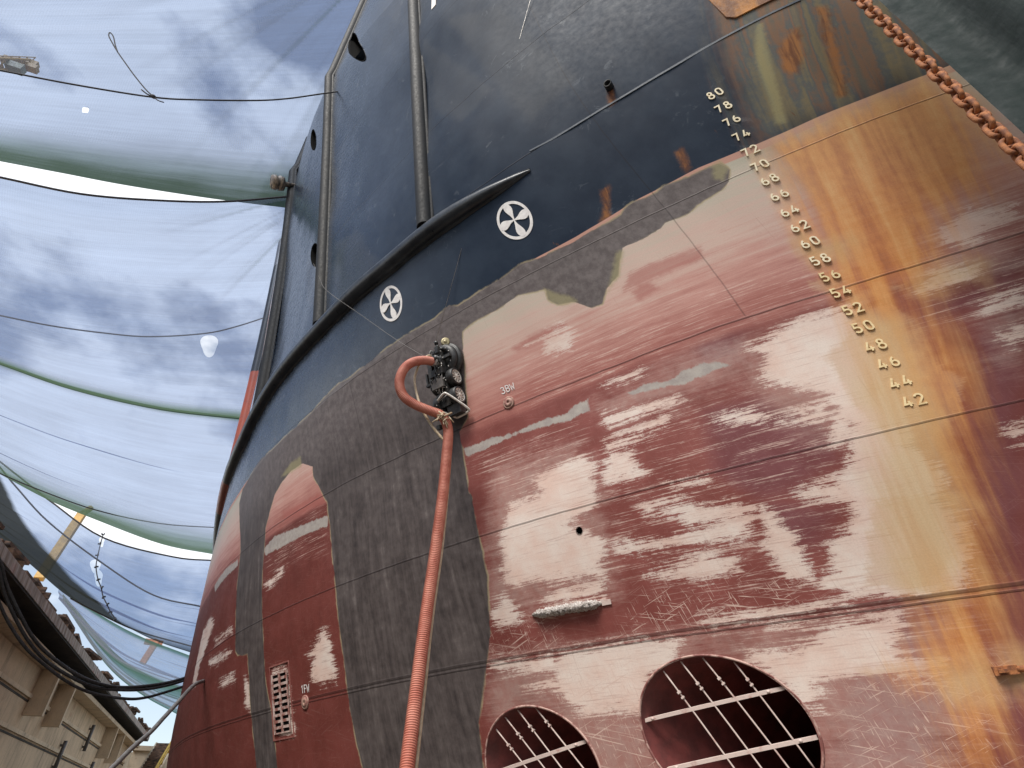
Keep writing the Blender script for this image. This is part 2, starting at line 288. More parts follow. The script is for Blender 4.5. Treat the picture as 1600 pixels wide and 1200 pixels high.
WHITE = [
 [(1335,470),(1320,475),(1260,495),(1205,520),(1165,545),(1195,555),(1190,590),(1240,600),(1290,615),(1300,640),(1325,670),(1320,740),(1245,768),(1260,778),(1325,790),(1320,830),(1290,850),(1300,890),(1280,915),(1330,930),(1440,925),(1500,920),(1520,880),(1500,800),(1470,780),(1480,740),(1430,700),(1420,640),(1400,600),(1380,560),(1350,500)],
 [(906,711),(927,725),(933,736),(924,746),(927,760),(930,790),(924,800),(892,825),(941,843),(945,860),(945,902),(857,913),(840,909),(801,916),(784,902),(782,850),(794,800),(793,802),(794,788),(843,767),(833,753),(854,736)],
 [(955,710),(990,702),(995,725),(1015,738),(985,750),(950,755),(940,740)],
 [(1010,900),(1050,880),(1100,865),(1150,875),(1155,890),(1100,903)],
 [(1000,790),(1060,778),(1090,782),(1060,800),(1010,806)], [(960,850),(1040,838),(1090,830),(1180,795),(1186,800),(1170,835),(1100,846),(1000,862),(965,866)],
 [(1040,752),(1110,742),(1112,752),(1050,764)], [(1060,790),(1150,782),(1185,797),(1150,812),(1070,820)],
 [(868,920),(940,905),(945,935),(850,945)], [(790,930),(802,945),(815,965),(800,975),(778,985),(768,965),(775,950)],
 [(763,1035),(865,1022),(870,1045),(800,1050),(763,1050)],
 [(872,1020),(1000,1000),(1060,1000),(1050,1040),(1018,1060),(1015,1110),(1000,1115),(960,1110),(930,1120),(900,1110),(880,1090),(860,1075),(820,1075),(865,1060)],
 [(1160,1015),(1240,1008),(1280,985),(1400,955),(1415,975),(1400,1010),(1415,1030),(1480,1030),(1475,1050),(1340,1058),(1290,1068),(1280,1100),(1260,1110),(1225,1075),(1170,1030)],
 [(1200,975),(1240,965),(1255,970),(1230,980)], [(1100,970),(1180,955),(1260,945),(1330,940),(1330,948),(1200,968),(1110,980)],
 [(943,690),(1000,668),(1040,650),(1042,665),(1000,685),(950,705)], [(943,650),(975,640),(1060,616),(1070,624),(990,650),(950,665)],
 [(505,982),(516,990),(518,1020),(526,1042),(526,1061),(505,1069),(484,1061),(486,1046),(490,1027),(479,1027),(490,1009)],
 [(424,1045),(446,1043),(460,1145),(436,1148)], [(383,1060),(391,1070),(392,1110),(384,1105)],
 [(414,915),(440,890),(445,896),(420,918)], [(318,985),(330,965),(334,975),(322,1010),(312,1040),(306,1070),(301,1070),(308,1030)],
 [(334,1000),(362,983),(364,988),(337,1005)], [(326,1035),(360,1016),(361,1021),(329,1041)], [(342,1065),(365,1053),(368,1062),(348,1072)],
 [(1536,475),(1600,445),(1600,470),(1540,485)], [(1570,525),(1600,510),(1600,530),(1575,540)], [(1580,668),(1600,660),(1600,690),(1583,690)],
 [(1469,359),(1503,334),(1587,319),(1587,340),(1540,362),(1522,384),(1475,384)], [(1460,425),(1528,416),(1525,434),(1490,447),(1440,452)],
 [(1245,640),(1290,628),(1310,650),(1280,665),(1240,660)], [(1115,650),(1170,640),(1200,650),(1290,645),(1290,652),(1190,660),(1116,655)],
 [(1275,910),(1240,830),(1190,790),(1185,800),(1200,840),(1195,850),(1210,880),(1230,905)], [(1300,590),(1270,560),(1200,575),(1195,600),(1300,612)],
 [(820,540),(830,535),(880,505),(885,510),(850,530)], [(940,605),(950,595),(1000,575),(1000,586)], [(846,525),(895,515),(890,545),(850,552)],
 [(766,1180),(772,1160),(778,1180),(790,1199),(766,1199)], [(1310,615),(1350,640),(1330,690),(1300,700),(1295,660)]]
BARE = [[(1330,470),(1352,450),(1400,440),(1420,452),(1360,470),(1345,490)], [(1265,440),(1300,430),(1330,415),(1330,424),(1300,455),(1272,460)], [(1420,490),(1385,476),(1325,492),(1330,530),(1420,510),(1440,530),(1430,500)],
 [(1340,1050),(1400,1038),(1478,1030),(1476,1048),(1400,1054)], [(1290,555),(1330,520),(1400,560),(1420,620),(1440,690),(1400,700),(1340,640)], [(1380,560),(1430,545),(1500,590),(1505,640),(1455,690),(1425,640)], [(1360,780),(1500,770),(1516,850),(1440,920),(1350,920)]]
GREY = [[(726,701),(773,683),(780,683),(805,676),(840,659),(889,645),(896,634),(920,620),(920,641),(889,657),(840,669),(808,678),(784,690),(770,697),(728,713)],
 [(980,614),(1008,600),(1045,596),(1071,578),(1095,568),(1125,566),(1143,571),(1120,577),(1088,592),(1071,601),(1046,603),(1015,610),(994,617)],
 [(412,858),(430,838),(470,822),(512,805),(512,822),(470,838),(440,855),(415,868)], [(335,915),(352,890),(371,874),(371,884),(350,905),(336,925)], [(920,394),(926,385),(931,388),(927,395)]]
REDS = [[(980,430),(1010,415),(1050,400),(1095,388),(1100,405),(1050,425),(1000,445),(975,455)], [(800,545),(840,520),(880,502),(885,508),(850,528),(810,550)], [(985,455),(1010,440),(1030,452),(1000,470)],
 [(440,800),(505,770),(510,785),(445,815)]]
ORANGE = [[(1186,224),(1450,116),(1490,145),(1530,180),(1560,230),(1540,290),(1480,330),(1470,400),(1420,470),(1460,520),(1500,570),(1515,640),(1520,760),(1530,860),(1540,940),(1555,1000),(1550,1060),(1500,1090),(1480,1000),(1490,920),(1500,880),(1495,800),(1470,740),(1440,690),(1420,650),(1370,560),(1330,480),(1300,420),(1260,360),(1235,300)],
 [(1125,-200),(1480,-200),(1460,0),(1520,60),(1449,116),(1186,226),(1168,180),(1140,120),(1128,60)], [(1455,965),(1545,930),(1552,1010),(1560,1100),(1545,1199),(1500,1199),(1490,1080),(1420,1060)]]
OCHRE = [[(1340,480),(1400,500),(1440,560),(1480,700),(1500,800),(1516,880),(1490,920),(1425,925),(1400,860),(1370,760),(1365,680),(1350,600),(1330,520)],
 [(1460,425),(1528,416),(1525,434),(1490,447),(1440,452)], [(1480,1040),(1540,1035),(1548,1075),(1490,1080)], [(1570,1035),(1600,1030),(1600,1065),(1575,1060)], [(1255,386),(1330,372),(1320,392),(1270,404)]]
DARKP = [[(1520,540),(1540,505),(1600,460),(1600,905),(1545,915),(1530,850),(1516,750),(1514,640)], [(1100,640),(1190,620),(1290,660),(1315,720),(1240,765),(1180,780),(1120,740)], [(1060,480),(1190,460),(1150,560),(1100,570)], [(1200,790),(1320,795),(1285,850),(1225,870)], [(1330,1060),(1480,1060),(1500,1199),(1310,1199)], [(1555,920),(1600,905),(1600,1199),(1560,1199)], [(1560,410),(1600,385),(1600,450),(1520,480),(1440,510),(1440,490)]]
SCRATCH = [[(860,1060),(1010,1030),(1020,1110),(1060,1199),(940,1199),(900,1130)], [(1000,920),(1250,890),(1280,950),(1050,990),(960,1000)], [(1310,1065),(1560,1030),(1580,1199),(1320,1199)], [(760,990),(860,960),(880,1010),(770,1025)]]
SCUFF = [[(930,735),(1060,640),(1180,615),(1320,640),(1330,900),(1180,950),(950,900)], [(1440,330),(1600,250),(1600,480),(1440,500)], [(735,720),(900,660),(940,740),(860,790),(800,780)], [(1180,900),(1520,900),(1540,1000),(1290,1080),(1150,1000)], [(800,560),(1000,480),(1240,420),(1300,440),(1000,560),(830,630)], [(415,860),(510,790),(510,850),(418,900)], [(1050,500),(1000,540),(1180,500),(1200,470)]]
PATCH = [[(660,60),(700,90),(770,140),(720,190),(680,170)], [(700,30),(780,10),(900,120),(830,190),(760,110)], [(480,395),(500,370),(506,440),(500,500),(480,470)], [(525,380),(560,360),(600,420),(560,470),(520,470)]]

OLIVE = [[(1183,37),(1192,37),(1220,156),(1227,191),(1213,194),(1202,156),(1180,92)], [(1112,258),(1125,250),(1138,262),(1130,282),(1115,280)], [(850,450),(858,470),(880,478),(902,470),(890,462),(868,458)], [(440,745),(455,722),(470,714),(471,728),(455,738)], [(962,395),(974,392),(968,432),(948,458),(957,425)]]
PALE = [[(765,1032),(1020,1000),(1500,940),(1545,1060),(1480,1290),(1300,1290),(1270,1110),(1100,1012),(1010,1080),(1040,1290),(950,1290),(860,1105),(770,1115)], [(1150,560),(1330,460),(1360,700),(1300,690),(1200,640)], [(770,730),(900,690),(940,760),(960,930),(770,960)], [(1080,560),(1180,520),(1200,560),(1100,610),(960,660),(940,630)], [(1430,330),(1600,270),(1600,420),(1450,450)], [(1540,470),(1600,450),(1600,560),(1560,560)]]
SPOT = [[(1275,10),(1293,10),(1317,103),(1323,150),(1308,150),(1297,103)], [(1237,46),(1250,44),(1256,88),(1248,115),(1224,112),(1216,77)], [(939,298),(952,290),(952,312),(950,330),(956,340),(938,346),(943,325)], [(1055,238),(1066,232),(1078,262),(1073,272)], [(950,135),(957,135),(959,160),(952,166)]]
def axis(lo, hi, fn):
    x = [lo]
    while x[-1] < hi: x.append(x[-1] + fn(x[-1]))
    return np.array(x)
NA = axis(-1.8, 32, lambda a: .017 if a < 4 else .0046 * a if a > 0 else .02)
NZ = axis(.25, 24, lambda z: .021 if z < 8.9 else .05 if z < 19.4 else .3)
A_, Z_ = np.meshgrid(NA, NZ, indexing='ij'); na, nz = A_.shape
A_ = A_.copy(); Z_ = Z_.copy(); keep = np.ones((na - 1, nz - 1), bool)
for (a0, z0, Mt) in HOLES:
    Mi = np.linalg.inv(Mt); rho = np.hypot(Mi[0, 0] * (A_ - a0) + Mi[0, 1] * (Z_ - z0), Mi[1, 0] * (A_ - a0) + Mi[1, 1] * (Z_ - z0)); ins = rho < 1
    allin = ins[:-1, :-1] & ins[1:, :-1] & ins[:-1, 1:] & ins[1:, 1:]; keep &= ~allin
    k = ins & (rho > 1e-6); A_[k] = a0 + (A_[k] - a0) / rho[k]; Z_[k] = z0 + (Z_[k] - z0) / rho[k]
X_ = F(A_, Z_); SS = S_of(A_)      # with the faint dents of real plating between its frames
X_ = X_ + .0035 * np.sin(SS * 8.4) * np.sin(Z_ * 3.1 + .6) + .004 * np.sin(SS * 2.3 + 1.3 * np.sin(Z_ * .9)) * np.sin(Z_ * 1.3) + .002 * np.sin(SS * 5.1 + Z_ * 2.2)
keep &= ~((X_[:-1, :-1] >= STEM_X) & (X_[1:, 1:] >= STEM_X))
co = np.stack([X_, A_, Z_], -1).reshape(-1, 3)
idx = np.arange(na * nz).reshape(na, nz)
quads = np.stack([idx[:-1, :-1], idx[:-1, 1:], idx[1:, 1:], idx[1:, :-1]], -1)[keep].reshape(-1, 4)
nmain = len(co)
# the far side, deck and bottom in coarse faces, so the hull is a closed body
ca_ = np.linspace(-1.6, 32, 30); cz_ = np.array([.25, 3, 6, 9, 12, 15, 17.8, 24]); CA, CZ = np.meshgrid(ca_, cz_, indexing='ij'); CX = 2 * STEM_X - F(CA, CZ)
c2 = np.stack([CX, CA, CZ], -1).reshape(-1, 3); i2 = np.arange(len(c2)).reshape(CA.shape) + nmain
q2 = np.stack([i2[:-1, :-1], i2[:-1, 1:], i2[1:, 1:], i2[1:, :-1]], -1).reshape(-1, 4)
c3 = []; q3 = []
for zz in (.25, 16.8):
    o = nmain + len(c2) + len(c3)
    for a in ca_: x = float(F(a, zz)); c3 += [(x + .02, a, zz), (2 * STEM_X - x, a, zz)]
    q3 += [(o + 2 * i, o + 2 * i + 1, o + 2 * i + 3, o + 2 * i + 2) for i in range(len(ca_) - 1)]
co_all = np.concatenate([co, c2, np.array(c3)]); quads = np.concatenate([quads, q2, np.array(q3)])
me = bpy.data.meshes.new('hull'); me.vertices.add(len(co_all)); me.vertices.foreach_set('co', co_all.astype(np.float32).ravel())
me.loops.add(len(quads) * 4); me.loops.foreach_set('vertex_index', quads.astype(np.int32).ravel())
me.polygons.add(len(quads)); me.polygons.foreach_set('loop_start', np.arange(0, len(quads) * 4, 4, dtype=np.int32)); me.polygons.foreach_set('loop_total', np.full(len(quads), 4, np.int32))
me.update(calc_edges=True); me.polygons.foreach_set('use_smooth', np.ones(len(quads), bool))
SV = S_of(co_all[:, 1]); UV = np.stack([SV, co_all[:, 2]], -1)
def set_attr(name, v):
    at = me.attributes.new(name, 'FLOAT', 'POINT'); at.data.foreach_set('value', v.astype(np.float32))
def field(polys, margin=.45):
    out = np.full(len(UV), -margin)
    for p in polys:
        h = hits(p)
        if len(h) < 3: continue
        Q = np.stack([S_of(h[:, 0]), h[:, 1]], -1); lo = Q.min(0) - margin; hi = Q.max(0) + margin
        k = np.where((UV > lo).all(1) & (UV < hi).all(1) & (np.arange(len(UV)) < nmain))[0]
        out[k] = np.maximum(out[k], np.clip(poly_sd(UV[k], Q), -margin, margin))
    return out
set_attr('S', SV)
for nm, pl in (('steel', [STEEL]), ('white', WHITE), ('bare', BARE), ('grey', GREY), ('reds', REDS), ('orange', ORANGE), ('ochre', OCHRE), ('darkp', DARKP), ('scr', SCRATCH), ('scuff', SCUFF), ('olive', OLIVE), ('spot', SPOT), ('pale', PALE), ('patch', PATCH)): set_attr(nm, field(pl))
bootd = co_all[:, 2] - z_boot(co_all[:, 1]); set_attr('boot', np.clip(bootd, -2, 3))
set_attr('fade', np.clip((co_all[:, 2] - 5.3) / np.maximum(z_boot(co_all[:, 1]) - 5.3, .3), -1, 1.2))

# ---- the paint
m = NT('ship_paint'); x_, y_, z_ = m.xyz(); S = m.attr('S'); boot = m.attr('boot')
sv = m.vec(S, z_); tilt = m.mul(m.lin(y_, .8, 6.5, .38, 0.), m.math('SUBTRACT', z_, 5.)); rv = m.vec(m.add(S, tilt), z_)
streak = m.noise(sv, 1, 8, .68, .25, sc=(.75, 14, 1)); streak2 = m.noise(sv, 1, 6, .72, .15, sc=(1.7, 60, 1)); vst = m.noise(rv, 1, 6, .6, .3, sc=(7, .5, 1)); vst2 = m.noise(rv, 1, 6, .65, .5, sc=(13, 1.9, 1)); mid = m.noise(sv, 1, 5, .7, .6, sc=(14, 34, 1))
blot = m.noise(sv, 2.2, 8, .6); blot2 = m.noise(sv, 9, 6, .65); grain = m.noise(sv, 75, 4, .7)
c0 = lambda v, k: m.mul(m.math('SUBTRACT', v, .5), k)
def mask(sd, w, *terms):
    for t in terms: sd = m.add(sd, t)
    return m.ss(sd, -w, w)
red = m.mix(m.lin(y_, 4.5, 9.5), m.mix(m.ss(blot, .3, .7), (.195, .054, .045), (.26, .082, .07)), m.mix(m.ss(blot, .3, .7), (.125, .03, .023), (.165, .042, .034)))  # red deepens aft: less faded paint, with dimmer light worked into the colour
red = m.mix(mask(m.attr('darkp'), .12, c0(blot, .25)), red, m.mix(m.ss(blot, .35, .65), (.165, .05, .052), (.20, .07, .075)))
red = m.mix(m.mul(m.ss(streak2, .56, .74), .28), red, (.36, .17, .14))
fadev = m.add(m.attr('fade'), m.add(c0(streak, .62), m.add(c0(streak2, .3), c0(blot, .22))))
fc = m.ramp(m.lin(fadev, -.1, 1.05), [(0, (.23, .07, .06)), (.18, (.36, .14, .115)), (.38, (.52, .275, .23)), (.6, (.60, .43, .36)), (.85, (.52, .46, .37)), (1, (.45, .42, .33))])
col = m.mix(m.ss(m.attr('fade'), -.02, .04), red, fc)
col = m.mix(m.mul(mask(m.attr('reds'), .04, c0(streak2, .2), c0(blot2, .12)), .6), col, (.37, .115, .095))
pl_ = m.mul(mask(m.attr('pale'), .22, c0(streak, .75), c0(blot, .5), c0(mid, .3), c0(streak2, .3)), .46); col = m.mix(pl_, col, m.mix(m.ss(blot2, .35, .65), (.50, .31, .265), (.56, .42, .365)))
# worn patches with brushed edges
w1 = mask(m.attr('white'), .042, c0(streak, .42), c0(streak2, .42), c0(blot, .16), c0(mid, .26), c0(grain, .16))
w1 = m.mul(w1, m.math('SUBTRACT', 1., m.mul(m.ss(m.add(m.mul(streak, .5), m.mul(streak2, .5)), .53, .66), .6)))
wcol = m.mix(m.ss(blot, .3, .7), (.70, .51, .43), (.76, .67, .60)); wcol = m.mix(m.mul(m.ss(streak2, .52, .72), .5), wcol, (.45, .24, .2))
col = m.mix(m.mul(w1, .94), col, wcol)
col = m.mix(m.mul(mask(m.attr('bare'), .035, c0(streak2, .16), c0(blot2, .12), c0(vst, .12)), .5), col, m.mix(m.ss(blot, .35, .65), (.6, .42, .28), (.52, .34, .2)))
scf = m.mul(mask(m.attr('scuff'), .2, c0(blot, .5), c0(streak, .3)), m.ss(m.add(m.mul(streak2, .6), m.add(m.mul(streak, .25), m.mul(mid, .15))), .515, .60)); col = m.mix(m.mul(scf, .8), col, (.62, .45, .385))
spk = m.mul(m.ss(m.noise(sv, 1, 4, .7, sc=(26, 90, 1)), .64, .72), m.ss(blot, .46, .62)); col = m.mix(m.mul(spk, .55), col, (.6, .44, .38))
g1 = mask(m.attr('grey'), .012, c0(blot2, .08), c0(vst2, .08)); col = m.mix(m.mul(g1, .92), col, m.mix(m.ss(blot2, .35, .7), (.42, .39, .35), (.32, .29, .27)))
# hair scratches
def scratches(ang, sc_, th):
    c, s = math.cos(ang), math.sin(ang)
    p = m.add(m.mul(S, c), m.mul(z_, s)); q = m.add(m.mul(S, -s), m.mul(z_, c))
    return m.ss(m.noise(m.vec(p, q), 1, 2, .5, .8, sc=sc_), th, th + .03)
sc = m.math('MAXIMUM', scratches(.25, (2.2, 70, 1), .64), m.math('MAXIMUM', scratches(1.45, (6, 90, 1), .635), scratches(-.35, (2.5, 80, 1), .65)))
sm = mask(m.attr('scr'), .15, c0(blot, .3)); col = m.mix(m.mul(sc, m.add(m.mul(sm, .8), .06)), col, (.62, .45, .38))
# thin vertical runs
run = m.mul(m.ss(m.noise(sv, 1, 3, .5, sc=(60, .5, 1)), .64, .7), m.ss(blot, .45, .6)); col = m.mix(m.mul(run, .25), col, (.25, .1, .08))
# rust from the hawse and ochre water stains
dark = m.ss(boot, -.004, .004)
navy = m.mix(m.ss(blot, .3, .72), (.013, .022, .040), (.023, .035, .056)); navy = m.mix(m.mul(mask(m.attr('patch'), .1, c0(blot, .3)), .4), navy, (.055, .06, .068))
chalk = m.mul(m.ss(m.noise(sv, 3.2, 9, .72, 1.6), .56, .66), m.ss(m.noise(sv, .9, 3), .5, .62)); navy = m.mix(m.mul(chalk, .36), navy, (.17, .19, .215))
og = mask(m.attr('orange'), .26, c0(vst, .6), c0(blot, .2))
oc = m.ramp(m.add(m.mul(vst, .75), m.mul(blot2, .25)), [(.28, (.30, .11, .045)), (.40, (.50, .18, .05)), (.53, (.66, .29, .08)), (.7, (.74, .42, .16))])
low = m.mix(m.mul(og, .82), col, oc)
ocm = mask(m.attr('ochre'), .2, c0(blot, .45), c0(vst, .3)); low = m.mix(m.mul(ocm, .72), low, m.mix(m.ss(vst, .4, .6), (.60, .42, .2), (.54, .31, .11)), 'MIX')
low = m.mix(m.mul(ocm, .18), low, (.6, .5, .38))
lip = m.mul(m.ss(boot, -.085, -.07), m.math('SUBTRACT', 1., og)); low = m.mix(m.mul(lip, .85), low, (.52, .25, .19))
nr = m.ramp(m.add(m.mul(m.noise(rv, 1, 3, .5, .4, sc=(5, .35, 1)), .8), m.add(.02, m.mul(blot2, .16))), [(.3, (.11, .11, .09)), (.41, (.25, .19, .09)), (.47, (.09, .11, .12)), (.53, (.28, .12, .055)), (.6, (.14, .12, .095)), (.72, (.30, .21, .095))])
navy = m.mix(m.mul(og, .85), navy, m.mix(.4, nr, (.17, .155, .115)))
rs = m.mul(m.ss(m.add(m.noise(sv, 1, 5, .7, sc=(7, 2.2, 1)), m.mul(m.ss(boot, 0, .9), -.08)), .63, .7), m.ss(boot, 1.0, .1)); navy = m.mix(m.mul(rs, .65), navy, (.14, .06, .03))
navy = m.mix(m.mul(mask(m.attr('spot'), .05, c0(blot2, .1), c0(mid, .06)), .85), navy, m.mix(m.ss(vst2, .4, .6), (.16, .06, .025), (.34, .14, .045)))
base = m.mix(dark, low, navy)
# white and orange bands of the upper works far aft
band = m.mul(m.ss(y_, 12.25, 12.27), m.ss(z_, 8.75, 8.77)); base = m.mix(m.mul(band, .9), base, m.mix(m.ss(vst, .45, .6), (.66, .58, .55), (.55, .3, .24)))
# blasted bare steel
sd = m.add(m.attr('steel'), m.add(c0(blot, .09), c0(blot2, .03))); stl = mask(sd, .006)
sc_ = m.ramp(m.add(m.mul(vst2, .28), m.add(m.mul(vst, .2), m.add(m.mul(blot2, .26), m.mul(blot, .26)))), [(.37, (.036, .030, .030)), (.47, (.070, .057, .055)), (.56, (.108, .090, .086)), (.68, (.22, .19, .18))])
sc_ = m.mix(m.mul(m.ss(z_, 5.6, 6.6), .55), sc_, m.mix(m.ss(blot2, .35, .65), (.135, .11, .107), (.21, .18, .175)))
base = m.mix(stl, base, sc_)
base = m.mix(m.mul(mask(m.attr('olive'), .035, c0(blot2, .08), c0(mid, .05)), .6), base, (.34, .30, .15))
edge = m.mul(m.ss(m.math('ABSOLUTE', sd), .02, .006), m.ss(blot, .4, .56)); base = m.mix(m.mul(edge, .6), base, (.4, .33, .2))
# plate seams
def seam(coord, at, w):
    return m.ss(m.math('ABSOLUTE', m.add(m.math('SUBTRACT', coord, at), c0(m.noise(sv, 5, 2), .012))), w, w * .35)
lines = None; hgt = None
for zw, w in ((2.7, .022), (2.655, .013), (4.0, .014), (5.45, .014), (7.0, .009), (8.62, .012), (10.65, .012), (13.6, .014)):
    l = seam(z_, zw, w); lines = l if lines is None else m.math('MAXIMUM', lines, l)
above = m.ss(z_, 5.4, 5.5)
hlines = lines
lines = m.math('MAXIMUM', lines, m.mul(seam(z_, 7.8, .007), m.ss(y_, 6.4, 6.6)))
for yw, w in ((3.05, .009), (7.75, .008)):
    lines = m.math('MAXIMUM', lines, m.mul(m.mul(seam(y_, yw, w), above), .8))
base = m.mix(m.mul(lines, .65), base, m.mix(.75, base, (.015, .01, .01)))
base = m.mix(m.ss(grain, .3, .75), base, m.mix(.12, base, (.0, .0, .0)))
height = m.add(m.mul(hlines, .5), m.add(m.mul(grain, m.lin(dark, 0, 1, .06, .0)), m.add(m.mul(blot2, m.lin(dark, 0, 1, .10, .0)), m.mul(m.mul(w1, m.math('SUBTRACT', 1., dark)), -.08))))
height = m.add(height, m.mul(stl, -.12))
rough = m.add(m.lin(blot2, .3, .7, .52, .66), m.mul(m.mul(dark, m.math('SUBTRACT', 1., stl)), m.lin(y_, 3, 7.5, -.03, -.33)))
rough = m.add(rough, m.mul(m.mul(og, dark), .14))
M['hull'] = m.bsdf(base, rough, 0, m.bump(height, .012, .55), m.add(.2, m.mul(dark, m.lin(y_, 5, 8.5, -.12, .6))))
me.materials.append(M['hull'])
hull = bpy.data.objects.new('hull', me); COL.objects.link(hull); hull.parent = ship; hull.matrix_parent_inverse = Matrix.Translation(ship.location).inverted()
part = lambda mb, name, mat, label=None: tag(mb.build(name, mat, ship), label)

# ---- thruster tunnels behind gratings
def tunnel(a0, z0, R, rods, bars):
    mb = MB(); n = 72; rows = []
    ax = Vector((1, 0, 0))
    for d in (-.004, .03, .5, 1.2, 2.2, 3.2):
        rows.append([Vector((float(F(a0 + R * math.cos(t), z0 + R * math.sin(t))) + d, a0 + R * math.cos(t), z0 + R * math.sin(t))) for t in np.linspace(0, 2 * math.pi, n + 1)])
    mb.grid(rows); 
    c = sum((p for p in rows[-1][:-1]), Vector()) / n; o = len(mb.v); mb.v += [tuple(p) for p in rows[-1][:-1]]; mb.f.append(tuple(range(o, o + n))); mb.m.append(0); mb.sm.append(False)
    tun = part(mb, 'thruster_tunnel', M['tunnel'])
    rim = MB(); rim.tube([surf(a0 + (R + .012) * math.cos(t), z0 + (R + .012) * math.sin(t), -.002) for t in np.linspace(0, 2 * math.pi, 90)[:-1]], .011, 8, closed=True)
    rim.build('rim', M['rimring'], tun)
    def chord(p, q):            # clip the line through two sight points to the opening
        h = hits([p, q]); d = h[1] - h[0]; w = h[0] - np.array([a0, z0]); A = d @ d; B = 2 * w @ d; C = w @ w - (R * .985) ** 2; D = B * B - 4 * A * C
        if D <= 0: return None
        t0, t1 = (-B - math.sqrt(D)) / (2 * A), (-B + math.sqrt(D)) / (2 * A); return h[0] + d * t0, h[0] + d * t1
    for p, q in rods:
        c = chord(p, q)
        if c is None: continue
        P = [surf(*(c[0] + (c[1] - c[0]) * t), -.035) for t in np.linspace(0, 1, 9)]
        mb = MB(); mb.tube(P, .0075, 8)
        g = P[1] * .6 + P[2] * .4; dv = (P[2] - P[1]).normalized(); mb.box(g, (.011, .024, .011), (dv, dv.orthogonal(), dv.cross(dv.orthogonal()))); mb.box(g + dv * .05, (.008, .017, .012), (dv, dv.orthogonal(), dv.cross(dv.orthogonal())))
        mb.build('grating_rod', M['bar'], tun)
    for p, q in bars:
        c = chord(p, q)
        if c is None: continue
        mb = MB(); Ps = [c[0] + (c[1] - c[0]) * t for t in np.linspace(0, 1, 9)]
        rows = []
        for s_ in (-.014, .014): rows.append([surf(w_[0], w_[1] + s_, -.028) for w_ in Ps])
        rows.append([surf(w_[0], w_[1] + .016, -.06) for w_ in Ps]); rows.append([surf(w_[0], w_[1] - .016, -.06) for w_ in Ps]); rows.append(rows[0])
        mb.grid(rows, smooth=False)
        for t in (.07, .9): mb.lathe(surf(*(c[0] + (c[1] - c[0]) * t), -.03), normal(a0, z0), [(0, .014), (.014, .014), (.016, .001)], 8)
        mb.build('grating_bar', M['bar'], tun)
    return tun
tunnel(4.655, 1.895, .575, [((1034,1048),(1144,1199)), ((1062,1034),(1187,1199)), ((1098,1030),(1230,1199)), ((1150,1040),(1270,1199))], [((1034,1120),(1215,1078)), ((1085,1194),(1282,1152))])
tunnel(6.235, 1.685, .545, [((775,1144),(814,1194)), ((786,1121),(846,1199)), ((806,1110),(873,1199)), ((839,1113),(907,1199))], [((801,1198),(909,1161))])
# ---- round openings in the topsides
for (a0, z0, Mt) in HOLES[2:]:
    mb = MB(); big = abs(np.linalg.det(Mt)) > .02
    rows = [[surf(*(np.array([a0, z0]) + Mt @ np.array([k * math.cos(t), k * math.sin(t)])), d) for t in np.linspace(0, 2 * math.pi, 41)] for d, k in ((0, 1.), (.008 if big else .004, 1.03), (.008 if big else .004, .985), (-.06, .95), (-.5 if big else -.1, .93))]
    rows.append([surf(a0, z0, -.5 if big else -.1)] * 41)
    mb.grid(rows); part(mb, 'mooring_port' if big else 'plug_hole', M['dark'])

# ---- half round rubbing strakes
def strake(path, r, name, mat, taper=0, label=None, joints=()):
    P = [surf(a, z) for a, z in path]; N = [normal(a, z) for a, z in path]; rows = []
    if not taper:                # a stiff bar: straight up the side, then along the bulwark
        zs = np.array([p.z for p in P]); k_ = zs < 17.4; c_ = np.polyfit(zs[k_], np.array([p.x for p in P])[k_], 2)
        for p in P:
            if p.z < 17.4: p.x = float(np.polyval(c_, p.z))
        n0 = sum(N, Vector()).normalized(); N = [q_.lerp(n0, .8).normalized() for q_ in N]
    mb = MB(); n = len(P)
    for i in range(n):
        t = (P[min(i + 1, n - 1)] - P[max(i - 1, 0)]).normalized(); b = N[i].cross(t).normalized()
        k = 1.
        if taper and i < taper: k = math.sin(.5 * math.pi * (i + .35) / taper) ** .8
        for s_ in joints:
            if i == s_: k = 1.02
        rows.append([P[i] + b * (r * 1.22 * k) - N[i] * .02, P[i] + b * (r * 1.2 * k) + N[i] * .025, P[i] + b * (r * 1.0 * k) + N[i] * .025] + [P[i] + (b * math.cos(q) + N[i] * math.sin(q)) * r * k + N[i] * (.03 * k) for q in np.linspace(.05, math.pi - .05, 15)] + [P[i] - b * (r * 1.0 * k) + N[i] * .025, P[i] - b * (r * 1.2 * k) + N[i] * .025, P[i] - b * (r * 1.22 * k) - N[i] * .02])
    mb.grid(rows); o = len(mb.v)
    for row in (rows[0], rows[-1]): mb.add(row, [tuple(range(len(row)))])
    return part(mb, name, mat, label)
FR = hits([(829,266),(800,283),(765,303),(731,324),(700,344),(663,371),(630,400),(600,425),(560,457),(530,488),(500,520),(470,552),(440,589),(420,620),(400,655),(385,690)])
ak = FR[:, 0]; o = np.argsort(ak); zf = lambda a: float(np.interp(a, ak[o], FR[o, 1]))
aa = list(np.linspace(ak.min(), 12, 46)) + list(np.linspace(12.6, 30, 20)); zz = [zf(a) for a in aa]
for _ in range(4): zz = [zz[0]] + [.25 * zz[i - 1] + .5 * zz[i] + .25 * zz[i + 1] for i in range(1, len(zz) - 1)] + [zz[-1]]
mf = NT('rubbing_strake_paint'); xx, yy, zz_ = mf.xyz(); nn = mf.noise(scale=4, detail=7)
cc = mf.mix(mf.ss(nn, .3, .7), (.010, .013, .019), (.03, .036, .045)); cc = mf.mix(mf.mul(mf.ss(yy, 14.1, 14.12), mf.ss(yy, 16.0, 15.98)), cc, (.3, .055, .025))
